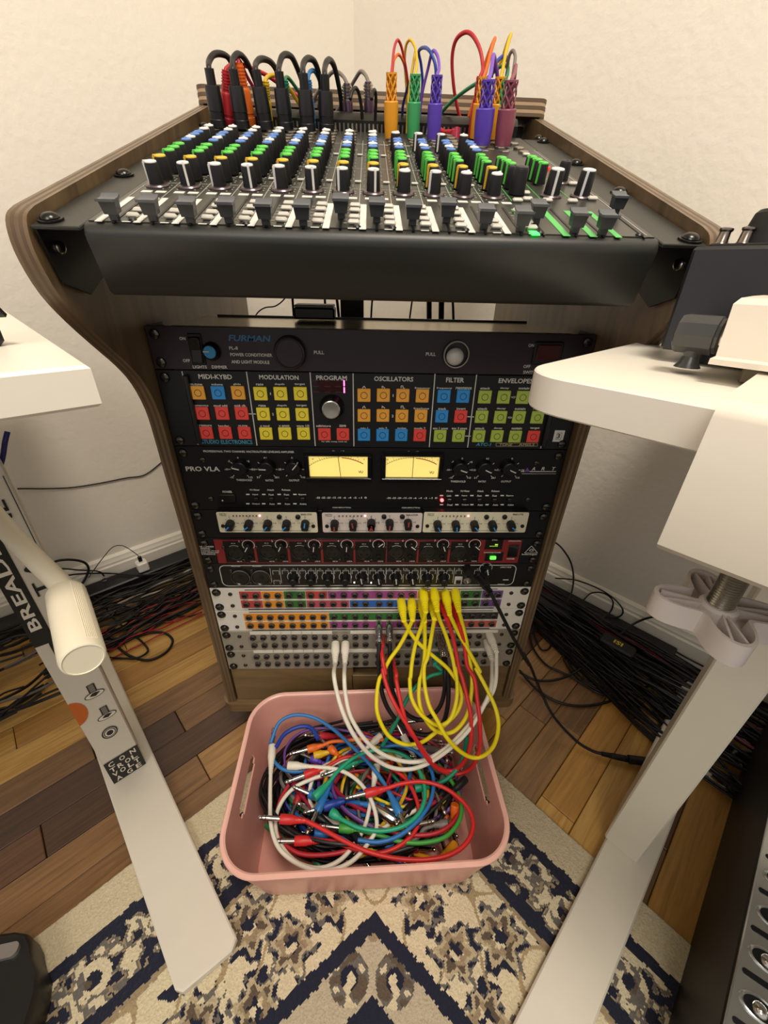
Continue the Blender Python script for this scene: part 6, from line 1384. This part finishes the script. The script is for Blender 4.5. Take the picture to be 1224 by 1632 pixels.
def heap(n, col, lab, grp, u0, u1, v0, v1, z1, along, rmin=.0016, rmax=.0028, wob=.02):
    for i in range(n):
        P = []; f = hp.random(); z = .004+hp.random()*z1; k = 9; sl = hp.uniform(-.25, .25); ph = hp.uniform(0, 6)
        sp0, sp1 = (hp.random()**2*.35, 1-hp.random()**2*.35)
        for j in range(k+1):
            s = sp0+(sp1-sp0)*j/k; w = f + sl*(s-.5) + hp.uniform(.05, .17)*math.sin(ph+s*hp.choice((4, 4.6)))+hp.uniform(-.02, .02); w = max(.02, min(.98, w))
            zz_ = max(.004, z*(1-abs(w-.55)*.9)+hp.uniform(-.004, .004))
            va = v0+(v1-v0)*s; ua = u0 if along == 'u' else u0 - min(.15, max(0, .05-va)*.33)
            P.append(uv(u0+(u1-u0)*s, v0+(v1-v0)*w, zz_) if along == 'u' else uv(ua+(u1-ua)*w, va, zz_))
        cable(lab, RBM[col] if col in RBM else m_cb, P, hp.uniform(rmin, rmax), 5, group=grp, seg=6, name='floor_cable')
heap(44, 'black', 'black cable in the heap along the left wall, between desk leg and cabinet', 'black cables heaped at the left', -.44, .03, .53, .71, .045, 'u')
heap(8, 'red', 'red cable in the heap along the left wall', 'red cables heaped at the left', -.40, -.06, .50, .62, .03, 'u', .0012, .0018)
heap(2, 'white', 'white cable in the heap along the left wall', 'white cables heaped at the left', -.36, -.02, .60, .69, .036, 'u', .0020, .0026)
heap(34, 'black', 'black cable in the dark tangle left of the lettered desk leg', 'black cables under the left desk', -.85, -.40, .45, .72, .08, 'u', .002, .0038)
heap(3, 'grey', 'grey cable in the dark tangle left of the lettered desk leg', 'grey cables under the left desk', -.80, -.42, .46, .60, .05, 'u', .002, .003)
heap(104, 'black', 'black cable in the heap along the right wall, between cabinet and desk leg', 'black cables heaped at the right', .507, .612, .42, -.62, .062, 'v')
heap(3, 'crimson', 'dark red cable in the heap along the right wall', 'dark red cables heaped at the right', .50, .59, .40, -.36, .07, 'v', .0016, .0024)
heap(26, 'black', 'black cable in the heap right of the right desk leg', 'black cables beyond the right desk leg', .50, .60, -.42, -.95, .05, 'v')
heap(2, 'mauve', 'dull pink cable in the heap right of the right desk leg', 'pink cables beyond the right desk leg', .50, .58, -.44, -.9, .06, 'v', .002, .003)
G = crop(780, 880, 3.138)
RT = [('black cable looping tall against the right wall beside the cabinet', ((270, -70, .16), (326, -50, .175), (370, -10, .17), (410, 60, .13), (420, 150, .09), (395, 240, .06), (330, 320, .03), (260, 375, .012), (200, 410, .006)), .0022),
 ('black cable arching over the right baseboard in a wide bow', ((330, 130, .06), (430, 140, .07), (530, 175, .08), (600, 215, .075), (650, 260, .06), (668, 300, .045), (640, 325, .035), (560, 320, .04)), .0018),
 ('black cable arching over the right baseboard in a narrow bow', ((470, 240, .06), (510, 205, .07), (570, 205, .07), (615, 240, .065), (610, 290, .05), (570, 330, .04)), .0018),
 ('black cable lying in a small loop on the floor beside the cabinet side', ((300, 360, .008), (318, 420, .005), (300, 480, .004), (262, 488, .004), (235, 440, .005), (220, 380, .008)), .0020),
 ('black cable running out from the cabinet and up over the heap toward the clamp', ((150, 600, .010), (230, 640, .006), (330, 640, .007), (430, 600, .012), (520, 530, .03), (620, 440, .045), (720, 360, .06), (810, 325, .07), (890, 322, .075), (980, 350, .07)), .0026),
 ('black cable curving from the cabinet foot under the heap', ((150, 590, .012), (230, 680, .005), (320, 740, .004), (420, 768, .004), (520, 765, .004), (620, 740, .006), (740, 690, .015), (880, 640, .02)), .0026),
 ('black cable following the edge of the heap, nearest the light boards', ((205, 380, .01), (215, 470, .006), (280, 560, .004), (380, 610, .004), (470, 660, .004), (560, 710, .005), (680, 712, .01), (820, 700, .015)), .0024),
 ('black cable hooking from the heap onto the right desk foot', ((380, 430, .02), (370, 520, .008), (420, 610, .004), (520, 680, .004), (640, 730, .005), (760, 775, .008), (895, 832, .026), (915, 780, .034), (920, 700, .04), (990, 640, .05)), .0022),
 ('black cable bowing between heap and light boards at the right', ((500, 470, .03), (430, 430, .02), (385, 480, .01), (400, 560, .005), (480, 640, .005), (600, 680, .006), (760, 660, .02)), .0020)]
for lab, L, r in RT: cable(lab, m_cb, fl_path(G, L), r)
for lab, pos, sz in (('black power brick among the cables near the right desk leg', (.53, -.08, .050), (.12, .05, .03)), ('black power brick with yellow mark, leaning by the right desk leg', (.50, -.255, .060), (.07, .034, .045)), ('flat black power brick deep in the right heap', (.53, .12, .045), (.10, .045, .028))):
    p = uv(*pos[:2], .001); t = thing('power_brick', lab, 'power adapter', p)
    mb = MB(); mb.boxf(uv(pos[0], pos[1], .001+(pos[2])/2+.003), UX*sz[1], VX*sz[0], (0, 0, pos[2]), .004); obj('brick_body', mb, mat('brick_black', '18191a', .4), t)
    if 'yellow' in lab:
        mb = MB(); text(mb, 'ISI', uv(pos[0], pos[1], .0045+pos[2]), VX, -UX, .012, .018); obj('lettering', mb, mat('print_yellow', 'd6c63a', .5), t, smooth=0)
mb = MB(); mb.boxf(uv(.588, .0, .022), UX*.05, VX*.7, (0, 0, .040), .003); tag(obj('power_strip', mb, MATS['power_strip_black'], at=uv(.588, 0, 0)), 'long black power strip under the cable heap along the right wall', 'power strip')
R2 = crop(1040, 1100, 5.44)
for lab, col, L, r in (('thick white cable emerging from behind the right desk leg', 'white', ((690, 370, .03), (760, 400, .03), (820, 460, .03), (850, 530, .02)), .0022),
   ('thin white cable curling on the floor beside the right desk foot', 'white', ((480, 735, .004), (560, 810, .003), (680, 848, .003), (755, 800, .004), (780, 720, .008), (765, 640, .012)), .0016),
   ('grey-white twin cable draped across to the black case', 'grey', ((680, 570, .02), (720, 530, .03), (800, 520, .035), (900, 555, .03), (1010, 600, .03)), .0028),
   ('white cable folded in a tight bend beside the black case', 'white', ((1010, 600, .03), (930, 605, .028), (860, 640, .02), (810, 700, .01), (840, 745, .006), (872, 690, .01), (865, 600, .02)), .0020)):
    cable(lab, RBM[col], fl_path(R2, L), r)
p0, p1 = fl_path(R2, ((440, 720, .006), (500, 722, .006))); mb = MB(); mb.cyl(p0, p1, .004); tag(obj('cable_end', mb, RBM['white'], at=p0), 'small white connector on the floor at the end of the thin white cable', 'connector')
# blue-black cable under the left desk top
cable('dark blue cable hanging under the left desk top', RBM['navy'], [at_d(12, 688, .42), at_d(8, 705, .42), at_d(3, 735, .43), at_d(-8, 760, .44)], .0024)
